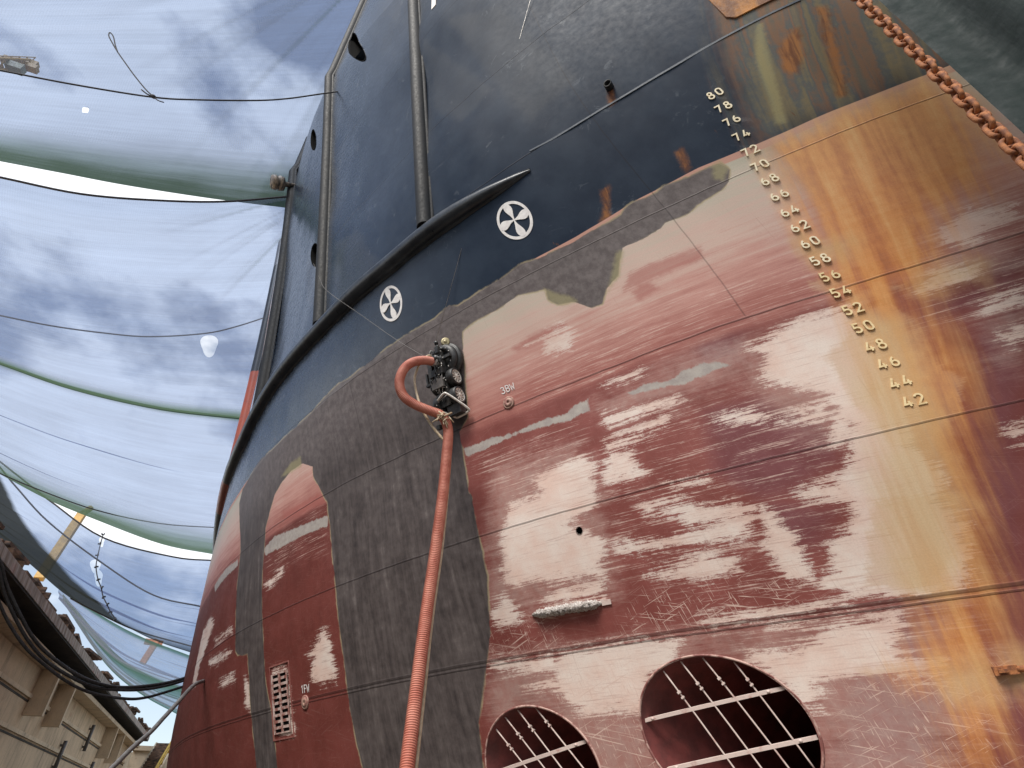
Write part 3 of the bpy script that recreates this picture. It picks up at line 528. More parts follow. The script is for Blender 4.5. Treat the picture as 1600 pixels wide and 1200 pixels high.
M['strake'] = mf.bsdf(cc, mf.lin(mf.noise(scale=20, detail=4), .3, .7, .26, .42), 0, mf.bump(nn, .01, .35))
strake(list(zip(aa, zz)), .15, 'rubbing_strake', M['strake'], taper=9)
zend = lambda a: float(np.interp(a, aa, zz)) + .1
def vstrake(px, r, zt, mat=None, fixed=None, name='vertical_fender'):
    if fixed: path = [(fixed, z) for z in np.arange(zend(fixed), zt, .4)]
    else:
        h = hits(px); k = np.argsort(h[:, 1]); c = np.polyfit(h[k, 1], h[k, 0], 2); zm = h[:, 1].max()
        path = [(float(np.polyval(c, min(z, zm))), z) for z in np.arange(zend(h[k[0], 0]), zt, .4)]
    js = [i for i in range(len(path)) if i and i % 9 == 0]
    return strake(path, r, name, mat or M['fender'], joints=js)
vstrake([(667,356), (664,300), (660,210), (655,120), (650,40), (648,5)], .135, 20)
vstrake([(503,490), (506,430), (509,370), (512,300), (514,220), (516,150)], .135, 23.5)
vstrake(None, .15, 19.5, fixed=11.5)
mo = NT('orange_fender_paint'); xo, yo, zo = mo.xyz(); on = mo.noise(scale=3, detail=6)
M['ofender'] = mo.bsdf(mo.mix(mo.ss(zo, 11.62, 11.64), mo.mix(mo.ss(on, .3, .7), (.46, .085, .03), (.36, .07, .03)), (.02, .022, .026)), .42, 0, mo.bump(on, .008, .3))
tag(vstrake(None, .16, 19.5, mat=M['ofender'], fixed=14.6), 'fender with orange painted lower half')
# flat ridge along the seam that runs forward of the rubbing strake
mb = MB(); E = hits([(828,236),(865,217),(930,177),(992,140),(1060,100),(1127,61),(1250,0)]); Ea = np.linspace(E[:, 0].max(), E[:, 0].min(), 40); oe = np.argsort(E[:, 0]); Ez = np.interp(Ea, E[oe, 0], E[oe, 1])
mb.grid([[surf(a, z + dz, d) for dz, d in ((-.014, -.01), (-.012, .008), (.012, .008), (.014, -.01))] for a, z in zip(Ea, Ez)], smooth=False); part(mb, 'seam_ridge', simple('navy_ridge', (.03, .042, .06), (.05, .062, .08), 6, .4))

# ---- draft marks and other writing
def arc(cx, cy, rx, ry, d0, d1, n=14): return [(cx + rx * math.cos(math.radians(d0 + (d1 - d0) * i / n)), cy + ry * math.sin(math.radians(d0 + (d1 - d0) * i / n))) for i in range(n + 1)]
GL = {'0': [(arc(.3, .7, .24, .25, 0, 180) + arc(.3, .3, .24, .25, 180, 360), True)],
 '2': [(arc(.3, .72, .24, .24, 165, -38) + [(.05, .05), (.58, .05)], False)],
 '3': [(arc(.27, .73, .22, .22, 160, -80, 10) + arc(.27, .27, .26, .25, 80, -160, 12), False)],
 '4': [([(.36, .96), (.05, .27), (.6, .27)], False), ([(.4, .52), (.4, .04)], False)],
 '5': [([(.52, .95), (.14, .95), (.1, .55)] + arc(.28, .31, .26, .27, 115, -150), False)],
 '6': [(arc(.3, .29, .24, .25, 90, 450, 22)[:-1], True), (arc(.62, .3, .55, .66, 178, 118, 8), False)],
 '7': [([(.04, .94), (.54, .94), (.22, .02)], False)],
 '8': [(arc(.3, .74, .19, .2, -90, 270, 20)[:-1], True), (arc(.3, .28, .25, .25, 90, 450, 22)[:-1], True)],
 '1': [([(.12, .8), (.32, .96), (.32, .02)], False)], 'B': [([(.1, .02), (.1, .96), (.32, .96)] + arc(.32, .74, .2, .22, 90, -90, 8) + [(.12, .52)], False), (arc(.32, .27, .24, .25, 90, -90, 8) + [(.1, .02)], False)],
 'F': [([(.1, .02), (.1, .95), (.55, .95)], False), ([(.1, .52), (.45, .52)], False)], 'W': [([(.02, .96), (.16, .03), (.32, .6), (.48, .03), (.62, .96)], False)]}
def write(mb, text, mp_, h, gap, w, t, base=0.):
    total = len(text) * .6 * h + (len(text) - 1) * gap; u0 = -total / 2
    for i, ch in enumerate(text):
        for k, (pl, cl) in enumerate(GL[ch]): mb.ribbon([(u0 + x * h, (y - .5) * h) for x, y in pl], w, t + .0008 * k, mp_, base, cl)
        u0 += .6 * h + gap
MARKS = {80:(1117,147),78:(1130,168),76:(1143,189),74:(1158,212),72:(1172,236),70:(1187,259),68:(1202,281),66:(1217,305),64:(1233,330),62:(1249,354),60:(1265,379),58:(1281,406),56:(1296,431),54:(1313,456),52:(1332,483),50:(1348,511),48:(1367,540),46:(1387,567),44:(1406,597),42:(1427,626)}
M['mark_old'] = simple('stained_mark_paint', (.80, .64, .36), (.58, .4, .18), 16, .6, lo=.45, hi=.75)
for k, p in MARKS.items():
    h = hit(*p); mb = MB(); write(mb, str(k), local(*h), .108, .034, .0165, .014)
    part(mb, 'draft_mark', M['cream'] if k > 57 else M['mark_old'])
def sign(text, p, h, w, name='hull_lettering', dz=0):
    q = hit(*p); mb = MB(); write(mb, text, local(*q), h, h * .12, w, .002, .003); part(mb, name, M['white_mark'])
sign('3BW', (793, 607), .1, .0125); sign('1FW', (477, 1076), .105, .0135)
# the foot of a white letter at the top edge
mb = MB(); q = hit(678, 12); lc = local(*q); mb.ribbon([(0, 0), (0, 1.6)], .13, .012, lc, .003); part(mb, 'letter_stroke', M['white_mark'])
# thruster emblems: a ring with four blades
def emblem(a0, z0, R):
    l0 = local(a0, z0); lc = lambda u, v, o_=0: l0(u * .88, v * 1.2, o_); mb = MB(); t = .006
    mb.ribbon(arc(0, 0, R * .93, R * .93, 0, 360, 64)[:-1], R * .15, t, lc, .002, True)
    prof = [(.04, .035), (.14, .05), (.28, .095), (.42, .165), (.56, .215), (.68, .225), (.78, .2), (.86, .15), (.92, .09)]
    for k in range(4):
        an = math.radians(90 * k - 4); c, s = math.cos(an), math.sin(an); L_ = []; R_ = []
        for r, w in prof:
            sk = .05 * math.sin(r * 3.2)
            for lst, ww in ((L_, w + sk), (R_, -w + sk)): x, y = r * R, ww * R; lst.append((x * s + y * c, x * c - y * s))
        o = [lc(x, y, .0035 + t) for x, y in L_ + R_[::-1]]; b = [lc(x, y, .001) for x, y in L_ + R_[::-1]]; n = len(o)
        mb.add(o + b, [tuple(range(n))] + [(i, (i + 1) % n, n + (i + 1) % n, n + i) for i in range(n)])
    mb.add([lc(.05 * R * math.cos(x), .05 * R * math.sin(x), .004 + t) for x in np.linspace(0, 6.283, 13)[:-1]], [tuple(range(12))])
    part(mb, 'thruster_emblem', M['white_mark'])
emblem(4.40, 7.81, .285); emblem(6.555, 7.79, .285)
# ---- fittings
def plug(p, r=.055):
    a, z = hit(*p); mb = MB(); o = surf(a, z); n = normal(a, z); mb.lathe(o, n, [(-.01, r * 1.5), (.012, r * 1.5), (.014, r * 1.3), (.008, r * 1.05), (.02, r), (.024, r * .3), (.012, r * .25), (.012, .001)], 26); part(mb, 'plug_fitting', simple('plug_paint', (.4, .26, .2), (.28, .12, .1), 14, .6))
plug((795, 629)); plug((477, 1097), .06)
a, z = hit(885, 953); lc = local(a, z); mb = MB(); rows = []         # eroded anode bar
e0 = hit(832, 961); e1 = hit(941, 942); 
for i in range(60):
    t = i / 59; ac = e0[0] + (e1[0] - e0[0]) * t; zc = e0[1] + (e1[1] - e0[1]) * t; k = min(1, 6 * min(t, 1 - t) + .25)
    lc = local(ac, zc); rows.append([lc(0, .048 * k * math.cos(q) * (1 + .16 * rng.normal()), max(0, .085 * k * math.sin(q) * (1 + .14 * rng.normal())) - .005) for q in np.linspace(0, math.pi, 12)])
mb.grid(rows); an = part(mb, 'anode', M['anode'], 'white eroded anode bar')
mb = MB(); q = hit(944, 941); lc = local(*q); mb.add([lc(x, y, .012) for x, y in ((-.03, -.03), (.07, -.03), (.08, .02), (-.03, .035))] + [lc(x, y, -.01) for x, y in ((-.03, -.03), (.07, -.03), (.08, .02), (-.03, .035))], [(0, 1, 2, 3), (0, 4, 5, 1), (1, 5, 6, 2), (2, 6, 7, 3), (3, 7, 4, 0)]); mb.build('anode_lug', M['bar'], an)
# the sea chest grille with two columns of slots
g0, g1 = hit(433, 1050), hit(447, 1147); ac, zc = (g0 + g1) / 2; H_ = abs(g0[1] - g1[1]); lc0 = local(ac, zc); lean = (g1[0] - g0[0])
lc = lambda u, v, off=0: lc0(u, v, off)
W_ = .52; mb = MB(); nr = 10
us = [-W_ / 2, -.215, -.025, .025, .215, W_ / 2]; vs = [-H_ / 2]
for i in range(nr): c = -H_ / 2 + (i + .5) * H_ / nr; vs += [c - H_ / nr * .27, c + H_ / nr * .27]
vs.append(H_ / 2)
for i in range(5):
    for j in range(len(vs) - 1):
        if i in (1, 3) and j % 2 == 1: 
            P = [(us[i], vs[j]), (us[i + 1], vs[j]), (us[i + 1], vs[j + 1]), (us[i], vs[j + 1])]
            mb.add([lc(*p, .016) for p in P] + [lc(*p, .001) for p in P], [(k, (k + 1) % 4, 4 + (k + 1) % 4, 4 + k) for k in range(4)]); continue
        mb.add([lc(us[i], vs[j], .016), lc(us[i + 1], vs[j], .016), lc(us[i + 1], vs[j + 1], .016), lc(us[i], vs[j + 1], .016)], [(0, 1, 2, 3)])
gr = part(mb, 'sea_chest_grille', simple('grille_paint', (.52, .4, .36), (.25, .1, .08), 9, .6, lo=.4, hi=.6))
mb = MB(); mb.grid([[lc(u, v, .0045) for u in (-.235, -.12, 0, .12, .235)] for v in np.linspace(-H_ / 2 + .01, H_ / 2 - .01, 12)]); mb.build('slot_backing', M['dark'], gr)
mb = MB(); fr = [(-W_ / 2 - .05, -H_ / 2 - .07), (W_ / 2 + .05, -H_ / 2 - .07), (W_ / 2 + .05, H_ / 2 + .12), (-W_ / 2 - .05, H_ / 2 + .12)]; mb.ribbon(fr, .02, .01, lc0, 0, True); mb.build('frame', simple('grille_frame_paint', (.3, .12, .1), (.2, .06, .05), 9, .6), gr)
# bracket near the right edge, small pipe stub, rusty plate below the hawse
q = hit(1570, 1047); o, u, v, n = frame(*q); mb = MB()
mb.box(o + n * .02, (.075, .03, .025), (u, v, n)); mb.tube([o + u * .07 + n * .03, o + u * .11 + n * .04, o + u * .15 + n * .02], .022, 8); mb.box(o + n * .05 - u * .02, (.03, .012, .02), (u, v, n)); part(mb, 'rusty_bracket', M['rust'])
q = hit(953, 137); o, u, v, n = frame(*q); mb = MB(); mb.lathe(o, n, [(-.02, .055), (.09, .055), (.09, .04), (-.0, .035), (0, .001)], 20); part(mb, 'drain_pipe', M['fender'])
q = hit(1141, 33); mb = MB(); lc = lambda u, v, off=0: (lambda c: c(0, 0, off))(local(q[0] - u * .62, q[1] + v * .9))
us_ = np.linspace(0, 1.5, 14); vs_ = np.linspace(0, .9, 9); base_ = 0.0
def pl(u, v, off): return surf(q[0] - u * .62, q[1] + v * .9, off)
mb.grid([[pl(u, max(v, .08 - u) if u < .08 else v, .012) for v in vs_] for u in us_]); bd = [(0, .9), (0, .08), (.08, 0)] + [(u, 0) for u in us_[1:]]
mb.tube([pl(u, v, .008) for u, v in bd], .011, 6)
part(mb, 'hawse_plate', simple('rusted_plate', (.46, .2, .05), (.17, .075, .035), 5, .75, sc=(1, 1, .35), bump=.8), 'orange rusted plate with rounded corners')
# a drum lamp on the side far aft
o = at_y(452, 292, 11.4); mb = MB(); mb.lathe(o - Vector((.25, .1, .1)), Vector((1, .2, .5)), [(-.22, .001), (-.22, .2), (-.12, .22), (-.1, .19), (-.04, .19), (-.03, .22), (.1, .2), (.12, .08), (.6, .06)], 22); part(mb, 'deck_lamp', simple('lamp_housing', (.3, .25, .2), (.05, .045, .045), 6, .5, sc=(3, 1, 1)))

# ================================================================== the dock
def concrete(name, c1, c2, stain=(.05, .04, .03)):
    m = NT(name); x, y, z = m.xyz(); v = m.noise(m.vec(m.add(x, y), z), 1, 7, .65, sc=(2.2, .35, 1)); b = m.noise(scale=1.1, detail=8, rough=.6); f = m.noise(scale=14, detail=6, rough=.7)
    c = m.mix(m.ss(b, .3, .7), c1, c2); c = m.mix(m.mul(m.ss(v, .5, .72), .5), c, stain); c = m.mix(m.mul(m.ss(f, .55, .72), .35), c, (.1, .085, .06))
    r = m.noise(scale=.9, detail=3); c = m.mix(m.mul(m.ss(r, .66, .72), .4), c, (.3, .1, .07))
    form = m.ss(m.math('ABSOLUTE', m.math('SUBTRACT', m.math('FRACT', m.mul(y, .42)), .5)), .012, .004); c = m.mix(m.mul(form, .4), c, (.08, .065, .05))
    return m.bsdf(c, .88, 0, m.bump(m.add(f, m.mul(b, 2)), .02, .5))
M['conc'] = concrete('dock_concrete', (.68, .52, .34), (.54, .415, .275))
M['conc_pale'] = concrete('pale_concrete', (.72, .58, .40), (.6, .48, .33))
M['conc_dark'] = concrete('groove_shade_concrete', (.075, .062, .048), (.035, .03, .025), (.015, .013, .011))
m = NT('stained_beam'); x, y, z = m.xyz(); v = m.noise(m.vec(m.add(y, m.mul(z, .35)), z), 1, 6, .6, sc=(5, .6, 1)); b = m.noise(scale=.5, detail=5)
rib = m.ss(m.math('ABSOLUTE', m.math('SUBTRACT', m.math('FRACT', m.mul(m.add(y, m.mul(z, .5)), 2.2)), .5)), .1, .35)
M['beam'] = m.bsdf(m.mix(m.mul(m.ss(b, .58, .66), .6), m.mix(m.ss(v, .3, .7), (.26, .22, .185), (.5, .45, .4)), (.32, .14, .12)), .85, 0, m.bump(rib, .08, .6))
M['recess_shade'] = simple('shade_black_concrete', (.012, .01, .009), (.03, .025, .02), 2, .9)  # near black: the deep shade of the gallery recess put into the colour
M['floor'] = concrete('dock_floor_concrete', (.2, .18, .15), (.14, .125, .105))
mb = MB(); mb.grid([[(x, y, -.5) for x in (-900, -8.6, 0, 20, 900)] for y in (-900, -20, 0, 30, 63, 900)], smooth=False); tag(mb.build('dock_floor', M['floor']), kind='structure')
mb = MB(); mb.box((-40, 25, 3.6), (29.8, 60, 3.85)); tag(mb.build('quay', M['conc']), kind='structure')
dock = empty('dock_wall', (-8.6, 25, -.5), 'stained concrete dock side wall with overhanging beam, below the shade nets', 'wall')
Y0, Y1 = -14, 62.
def dpart(name, mat, fn):
    mb = MB(); fn(mb); return mb.build(name, mat, dock)
def bb(mb, x0, x1, y0, y1, z0, z1): mb.box(((x0 + x1) / 2, (y0 + y1) / 2, (z0 + z1) / 2), (abs(x1 - x0) / 2, abs(y1 - y0) / 2, abs(z1 - z0) / 2))
dpart('wall', M['conc'], lambda mb: bb(mb, -10.1, -8.72, Y0, Y1, -.5, 6.62))
dpart('slab_edge', M['conc_pale'], lambda mb: bb(mb, -9.8, -8.0, Y0, Y1, 6.64, 6.82))
dpart('gallery_back', M['recess_shade'], lambda mb: bb(mb, -10.2, -9.3, Y0, Y1, 6.825, 7.2))
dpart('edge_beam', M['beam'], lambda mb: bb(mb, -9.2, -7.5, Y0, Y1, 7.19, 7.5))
dpart('beam_soffit', M['recess_shade'], lambda mb: bb(mb, -9.25, -7.53, Y0, Y1, 7.12, 7.187))  # black underside paints in the shade below the beam
def lg(mb):
    for z, dx in ((5.62, .1), (4.42, .1), (3.0, .12)): bb(mb, -8.74, -8.72 + dx, Y0, Y1, z - .07, z + .07); 
dpart('wall_ledge', M['conc_pale'], lg)
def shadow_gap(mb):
    for z in (5.47, 4.27): bb(mb, -8.74, -8.70, Y0, Y1, z - .05, z + .02)  # dark raised strips stand in for shaded grooves under the ledges
dpart('groove_shade', M['conc_dark'], shadow_gap)
for y in (32.0, 35.3, 50, 53.5, 16, 19.3, -2, 1.3):
    mb = MB(); bb(mb, -8.715, -8.02, y - .12, y + .12, 4.97, 6.635); mb.build('bracket_fin', M['conc_pale'], dock)
for y in (33.4, 36.6, 51.4, 17.4):
    mb = MB(); bb(mb, -8.715, -8.5, y - .45, y + .35, 5.2, 6.1); mb.build('wall_box', M['white_mark'] if y < 40 else M['conc_pale'], dock)
for y, z in ((45, 4.9), (49, 3.4), (40, 3.6)):
    mb = MB(); mb.tube([(-8.55, y, z), (-8.55, y, z + 1.3)], .09, 10); mb.box((-8.62, y, z + .2), (.1, .05, .05)); mb.box((-8.62, y, z + 1.1), (.1, .05, .05)); mb.build('wall_pipe', M['pipe'], dock)
k = 0; yy = 2.
pl_rng = random.Random(4)
while yy < 61:                   # loose planks and plates lying along the quay edge
    w = pl_rng.uniform(.5, 2.3); mb = MB(); x = -7.72 - pl_rng.uniform(0, .3); h = pl_rng.uniform(.05, .2)
    ang = pl_rng.uniform(-.12, .12); tl = pl_rng.uniform(-.12, .12)
    u = Vector((math.sin(ang), math.cos(ang), tl * .4)).normalized(); n = u.cross(Vector((1, 0, 0))); n = n.normalized() if n.z > 0 else -n.normalized(); 
    nb = pl_rng.randint(1, 3)
    for q in range(nb): mb.box((x + q * .17, yy + w / 2 + pl_rng.uniform(-.2, .2), 7.6 + h), (.07, w / 2, .05), (n.cross(u), u, n))
    for q in (-.3, .3): mb.box((x + .12, yy + w / 2 + q * w, 7.51 + h / 2), (.2, .05, h / 2))
    mb.build('edge_plank', M['brown'], dock); yy += w + pl_rng.uniform(.1, 1.2); k += 1
# rail cable along the edge
ew = empty('dock_end_wall', (0, 63, -.5), 'pale concrete wall at the far end of the dock behind the stairs', 'wall')
mb = MB(); bb(mb, -8.6, 22, 63.6, 65, -.5, 6.6); mb.build('wall', M['conc_pale'], ew); mb = MB(); bb(mb, -8.6, 22, 63.4, 65.2, 6.61, 6.95); mb.build('coping', M['conc'], ew)
mb = MB()
for xx in np.arange(-5.6, 6, 1.1): mb.tube([(xx, 63.8, 6.96), (xx, 63.8, 8.9)], .03, 6)
for zz in (7.9, 8.85): mb.tube([(-5.6, 63.8, zz), (6, 63.8, zz)], .025, 6)
mb.build('railing', M['white_mark'], ew)
# stairs
A, B = Vector((-6.25, 62.6, 7.1)), Vector((-7.0, 51, .0)); st = empty('dock_stairs', (-6.9, 52, -.5), 'brown stairway with yellow handrails climbing to the quay at the far dock end', 'stairs')
B = Vector((-7.35, 55.4, .3)); NS = 30; dv = (B - A); side = Vector((dv.y, -dv.x, 0)).normalized(); fw = Vector((dv.x, dv.y, 0)).normalized()
if side.x < 0: side.negate()
mb = MB()
for i in range(NS): mb.box(A + dv * (i + .5) / NS, (.62, .13, .1), (side, fw, Vector((0, 0, 1))))
mb.build('treads', M['brown'], st)
for s_ in (-1, 1):
    mb = MB(); mb.tube([A + side * .68 * s_, B + side * .68 * s_], .09, 6); mb.build('stringer', M['conc_pale'], st)
    mb = MB(); up = Vector((0, 0, 1)); mb.tube([A + side * .66 * s_ + up, B + side * .66 * s_ + up], .07, 6); mb.tube([A + side * .66 * s_ + up * .5, B + side * .66 * s_ + up * .5], .05, 6)
    for i in range(9): p = A + dv * i / 8 + side * .66 * s_; mb.tube([p, p + up], .05, 6)
    if s_ == 1: mb.build('handrail', M['yellow'], st)

# ================================================================== shade nets between ship and quay
def netmat(name, base, grn, op):
    m = NT(name); u = m.attr('u'); v = m.attr('v'); d = m.attr('dens'); uv = m.vec(u, v)
    f1 = m.noise(uv, 1, 5, .6, .25, sc=(2.4, 30, 1)); f2 = m.noise(uv, 1, 4, .6, .2, sc=(5, 170, 1)); b = m.noise(uv, 1, 4, .55, sc=(5, 7, 1))
    wv = m.mul(m.ss(m.math('ABSOLUTE', m.math('SUBTRACT', m.math('FRACT', m.mul(u, 260)), .5)), .25, .45), .04)
    o = m.add(m.add(op, m.mul(m.math('SUBTRACT', f1, .5), .22)), m.add(m.mul(m.math('SUBTRACT', f2, .5), .20), m.add(wv, m.mul(m.math('SUBTRACT', b, .5), .25))))
    o = m.math('MINIMUM', m.math('MAXIMUM', m.add(o, m.mul(d, .5)), .05), .97)
    c = m.mix(m.ss(d, .1, .75), base, grn)
    df = m.n('ShaderNodeBsdfDiffuse'); tl = m.n('ShaderNodeBsdfTranslucent'); tr = m.n('ShaderNodeBsdfTransparent'); tr.inputs[0].default_value = (.66, .77, .98, 1)
    m.put(df.inputs[0], c); m.put(tl.inputs[0], c); a = m.n('ShaderNodeMixShader'); a.inputs[0].default_value = .6; m.t.links.new(df.outputs[0], a.inputs[1]); m.t.links.new(tl.outputs[0], a.inputs[2])
    e = m.n('ShaderNodeMixShader'); m.put(e.inputs[0], o); m.t.links.new(tr.outputs[0], e.inputs[1]); m.t.links.new(a.outputs[0], e.inputs[2]); m.t.links.new(e.outputs[0], m.out.inputs[0]); return m.mat
M['net'] = netmat('shade_net', (.17, .19, .235), (.085, .14, .09), .47)
M['net_far'] = netmat('shade_net_far', (.26, .28, .30), (.075, .15, .12), .47)
M['net_dark'] = netmat('shade_net_dark', (.15, .165, .2), (.028, .032, .03), .42)
def resample(P, n):
    P = np.array([tuple(p) for p in P]); s = np.concatenate([[0], np.cumsum(np.linalg.norm(np.diff(P, axis=0), axis=1))]); t = np.linspace(0, s[-1], n)
    return np.stack([np.interp(t, s, P[:, k]) for k in range(3)], -1)
def edge(px, y, left=5., right=1.5):
    P = [at_y(*p, y) for p in px]; d0 = (P[0] - P[1]).normalized(); d1 = (P[-1] - P[-2]).normalized()
    d0.y = d1.y = 0
    return [P[0] + d0 * left + Vector((0, 0, .06 * left))] + [Vector(q) for q in curve(P, 6)] + [P[-1] + d1 * right]
def inside(PX, PY, Q):
    r = poly_sd(np.stack([PX.ravel(), PY.ravel()], -1), np.array(Q, float)); return r.reshape(PX.shape)
def net(name, E0, E1, sag, mat, label, g0=.0, g1=.12, holes=(), dark=None, fold=None, seed=0, nu=300, nv=150, wr=.022):
    r = np.random.default_rng(seed); A, B = resample(E0, nu), resample(E1, nu); V = np.linspace(0, 1, nv); U = np.linspace(0, 1, nu)
    W = np.zeros((nu, nv))
    for _ in range(26):
        k = r.uniform(6, 46); W += np.sin(k * V[None] * 3.1 + r.uniform(0, 6.28) + r.uniform(-3, 3) * U[:, None] + 1.2 * np.sin(U[:, None] * r.uniform(2, 7))) / k
    P = A[:, None] * (1 - V[None, :, None]) + B[:, None] * V[None, :, None]
    P[..., 2] -= sag * np.sin(np.pi * V)[None] ** .8
    P[..., 2] += W * wr * 14 * np.sin(np.pi * V)[None]
    dens = np.zeros((nu, nv))
    if g0: dens += np.exp(-(V / g0) ** 2)[None]
    if g1: dens += np.exp(-((1 - V) / g1) ** 2)[None]
    keep = np.ones((nu - 1, nv - 1), bool); UU, VV = np.meshgrid(U, V, indexing='ij')
    R3 = P - np.array([0, 0, EYE]); sy, cy = math.sin(-YAW), math.cos(-YAW); fx = R3[..., 0] * cy - R3[..., 1] * sy; fy = R3[..., 0] * sy + R3[..., 1] * cy; dp = fy * CP + R3[..., 2] * SP; PX = 800 + F_PX * fx / dp; PY = 600 - F_PX * (R3[..., 2] * CP - fy * SP) / dp
    if dark: dens += 1.5 * np.clip(inside(PX, PY, dark) / 9 + .5, 0, 1) * (dp > 0) * (.95 + .15 * np.clip(W * 4, -1, 1))
    if fold: an = np.arctan2(PY - fold[1], PX - fold[0]); ds = np.hypot(PX - fold[0], PY - fold[1]); w = sum(np.sin(an * k + p) for k, p in ((37, 1.), (61, 2.3), (97, .4), (23, 4.))) / 2; dens += .42 * np.clip(w, 0, 1.2) ** 1.5 * np.clip(1.15 - ds / fold[2], 0, 1) * (dp > 0)
    for (hu, hv, ru, rv) in holes:
        rho = np.hypot((PX - hu) / ru, (PY - hv) / rv) * (1 + .12 * np.sin(3 * np.arctan2(PY - hv, PX - hu))); rho[dp < 0] = 9; ins = rho < 1; k_ = np.unravel_index(np.argmin(rho), rho.shape); pc = P[k_].copy(); sel = ins & (rho > 1e-3); keep &= ~(ins[:-1, :-1] & ins[1:, :-1] & ins[:-1, 1:] & ins[1:, 1:]); P[sel] = pc + (P[sel] - pc) / rho[sel][:, None]
    co = P.reshape(-1, 3); idx = np.arange(nu * nv).reshape(nu, nv); q = np.stack([idx[:-1, :-1], idx[1:, :-1], idx[1:, 1:], idx[:-1, 1:]], -1)[keep].reshape(-1, 4)
    me = bpy.data.meshes.new(name); me.from_pydata(co.tolist(), [], q.tolist()); me.update(); me.polygons.foreach_set('use_smooth', [True] * len(q))
    for nm, v in (('u', UU), ('v', VV), ('dens', np.clip(dens, 0, 1.2))):
        at = me.attributes.new(nm, 'FLOAT', 'POINT'); at.data.foreach_set('value', v.astype(np.float32).ravel())
    me.materials.append(mat); o = bpy.data.objects.new(name, me); COL.objects.link(o); tag(o, label, 'shade net', 'shade nets over the dock'); return o
e1n = edge([(0, -330), (240, -300), (470, -330), (560, -360)], 6.0, 5, 4); e1f = edge([(0, 252), (100, 271), (200, 290), (336, 311), (450, 325)], 12.4, 5, 4)
e2n = edge([(0, 276), (126, 302), (245, 312), (350, 314), (452, 306)], 12.2); e2f = edge([(0, 570), (115, 610), (252, 641), (380, 656)], 21.5)
e3n = edge([(0, 566), (115, 604), (252, 636), (380, 652)], 21.4); e3f = edge([(0, 741), (73, 780), (147, 811), (252, 850), (338, 867)], 33.5)
e4n = edge([(0, 738), (73, 778), (161, 839), (270, 869), (336, 875)], 34.0, 3); e4f = edge([(0, 842), (50, 884), (108, 933), (182, 971), (240, 1000), (302, 1021)], 50, .5, 1)
e5n = edge([(95, 915), (130, 944), (210, 990), (301, 1026)], 50.5, .2, 1); e5f = edge([(104, 936), (175, 1028), (240, 1062), (294, 1080)], 66, .1, 1)
e6n = edge([(100, 930), (180, 1020), (240, 1058), (296, 1076)], 66.5, .2, 1); e6f = edge([(112, 945), (160, 1027), (217, 1080), (284, 1120)], 84, .2, 1)
net('shade_net', e1n, e1f, .25, M['net'], 'nearest shade net, overhead, with the knotted rope and crane jib showing at its left', 0, .07, [(133, 174, 6, 5.5)], fold=(640, -110, 460), seed=1)
net('shade_net', e2n, e2f, .3, M['net'], 'shade net with a large white hole torn in it near the ship', 0, .06, [(327, 539, 13, 17)], fold=(520, 290, 260), seed=2)
net('shade_net', e3n, e3f, .3, M['net'], 'smooth bluish shade net with a broad green lower edge', .02, .2, seed=3)
net('shade_net', e4n, e4f, .5, M['net_dark'], 'shade net with a dark bunched left side and two small torn holes', 0, .14, [(149, 884, 8, 11), (154, 902, 6, 13), (159, 846, 4, 8)], dark=[(-60, 690), (0, 748), (12, 772), (25, 800), (50, 836), (82, 872), (112, 905), (150, 938), (186, 975), (120, 990), (-80, 900)], seed=4, wr=.03)
net('shade_net', e5n, e5f, .5, M['net_far'], 'grey green shade net hanging just above the black cables', .05, .3, seed=5, wr=.03)
net('shade_net', e6n, e6f, .5, M['net_far'], 'lowest and farthest pale green shade net above the dock end', .3, .4, seed=6, wr=.03)
def rope(name, px, y, r, label, cat='rope', group='ropes under the shade nets', left=6., right=.8):
    mb = MB(); mb.tube(edge(px, y, left, right), r, 7); return tag(mb.build(name, M['rope']), label, cat, group)
rp = rope('rope', [(0, 110), (120, 133), (240, 152), (310, 156), (400, 157), (450, 154), (500, 147)], 8.0, .018, 'dark rope under the nearest net, with a knot and a loose looped tail')
kn = at_y(240, 151, 7.99); mb = MB(); tl = [kn] + [at_y(*p, 7.98) for p in ((228, 140), (210, 118), (197, 100), (185, 83), (176, 68), (170, 56), (172, 51), (177, 57), (180, 70), (184, 82))]; mb.tube(curve(tl, 5), .013, 6)
mb.tube(curve([kn, at_y(230, 147, 7.98), at_y(221, 140, 7.97)], 4), .015, 6); mb.tube(curve([kn, at_y(247, 157, 7.98), at_y(256, 160, 7.97)], 4), .012, 6); mb.lathe(kn, Vector((1, .1, -.2)), [(-.06, .005), (-.04, .035), (0, .045), (.04, .03), (.06, .004)], 10); mb.build('rope_tail', M['rope'], rp)
rope('rope', [(0, 277), (126, 303), (245, 313), (350, 315), (452, 307)], 12.15, .03, 'taut dark rope along the upper edge of the net with the big hole')
rope('rope', [(0, 493), (80, 509), (160, 520), (233, 526), (320, 521), (370, 510), (420, 494)], 18.3, .026, 'dark sagging rope running just above the big white hole')
rope('rope', [(0, 740), (60, 765), (150, 797), (250, 818), (348, 825)], 31.5, .028, 'thin dark rope across the net with the broad green edge')
rope('rope', [(73, 779), (161, 840), (270, 870), (336, 876)], 33.9, .04, 'dark rope along the upper edge of the dark sided net', left=4)
rope('rope', [(20, 755), (75, 815), (160, 880), (240, 930), (316, 948)], 40, .045, 'rope sagging across the middle of the dark sided net', left=2)
rope('rope', [(130, 946), (210, 984), (300, 1010)], 49.5, .05, 'rope beneath the dark sided net nearest its lower edge', left=1)
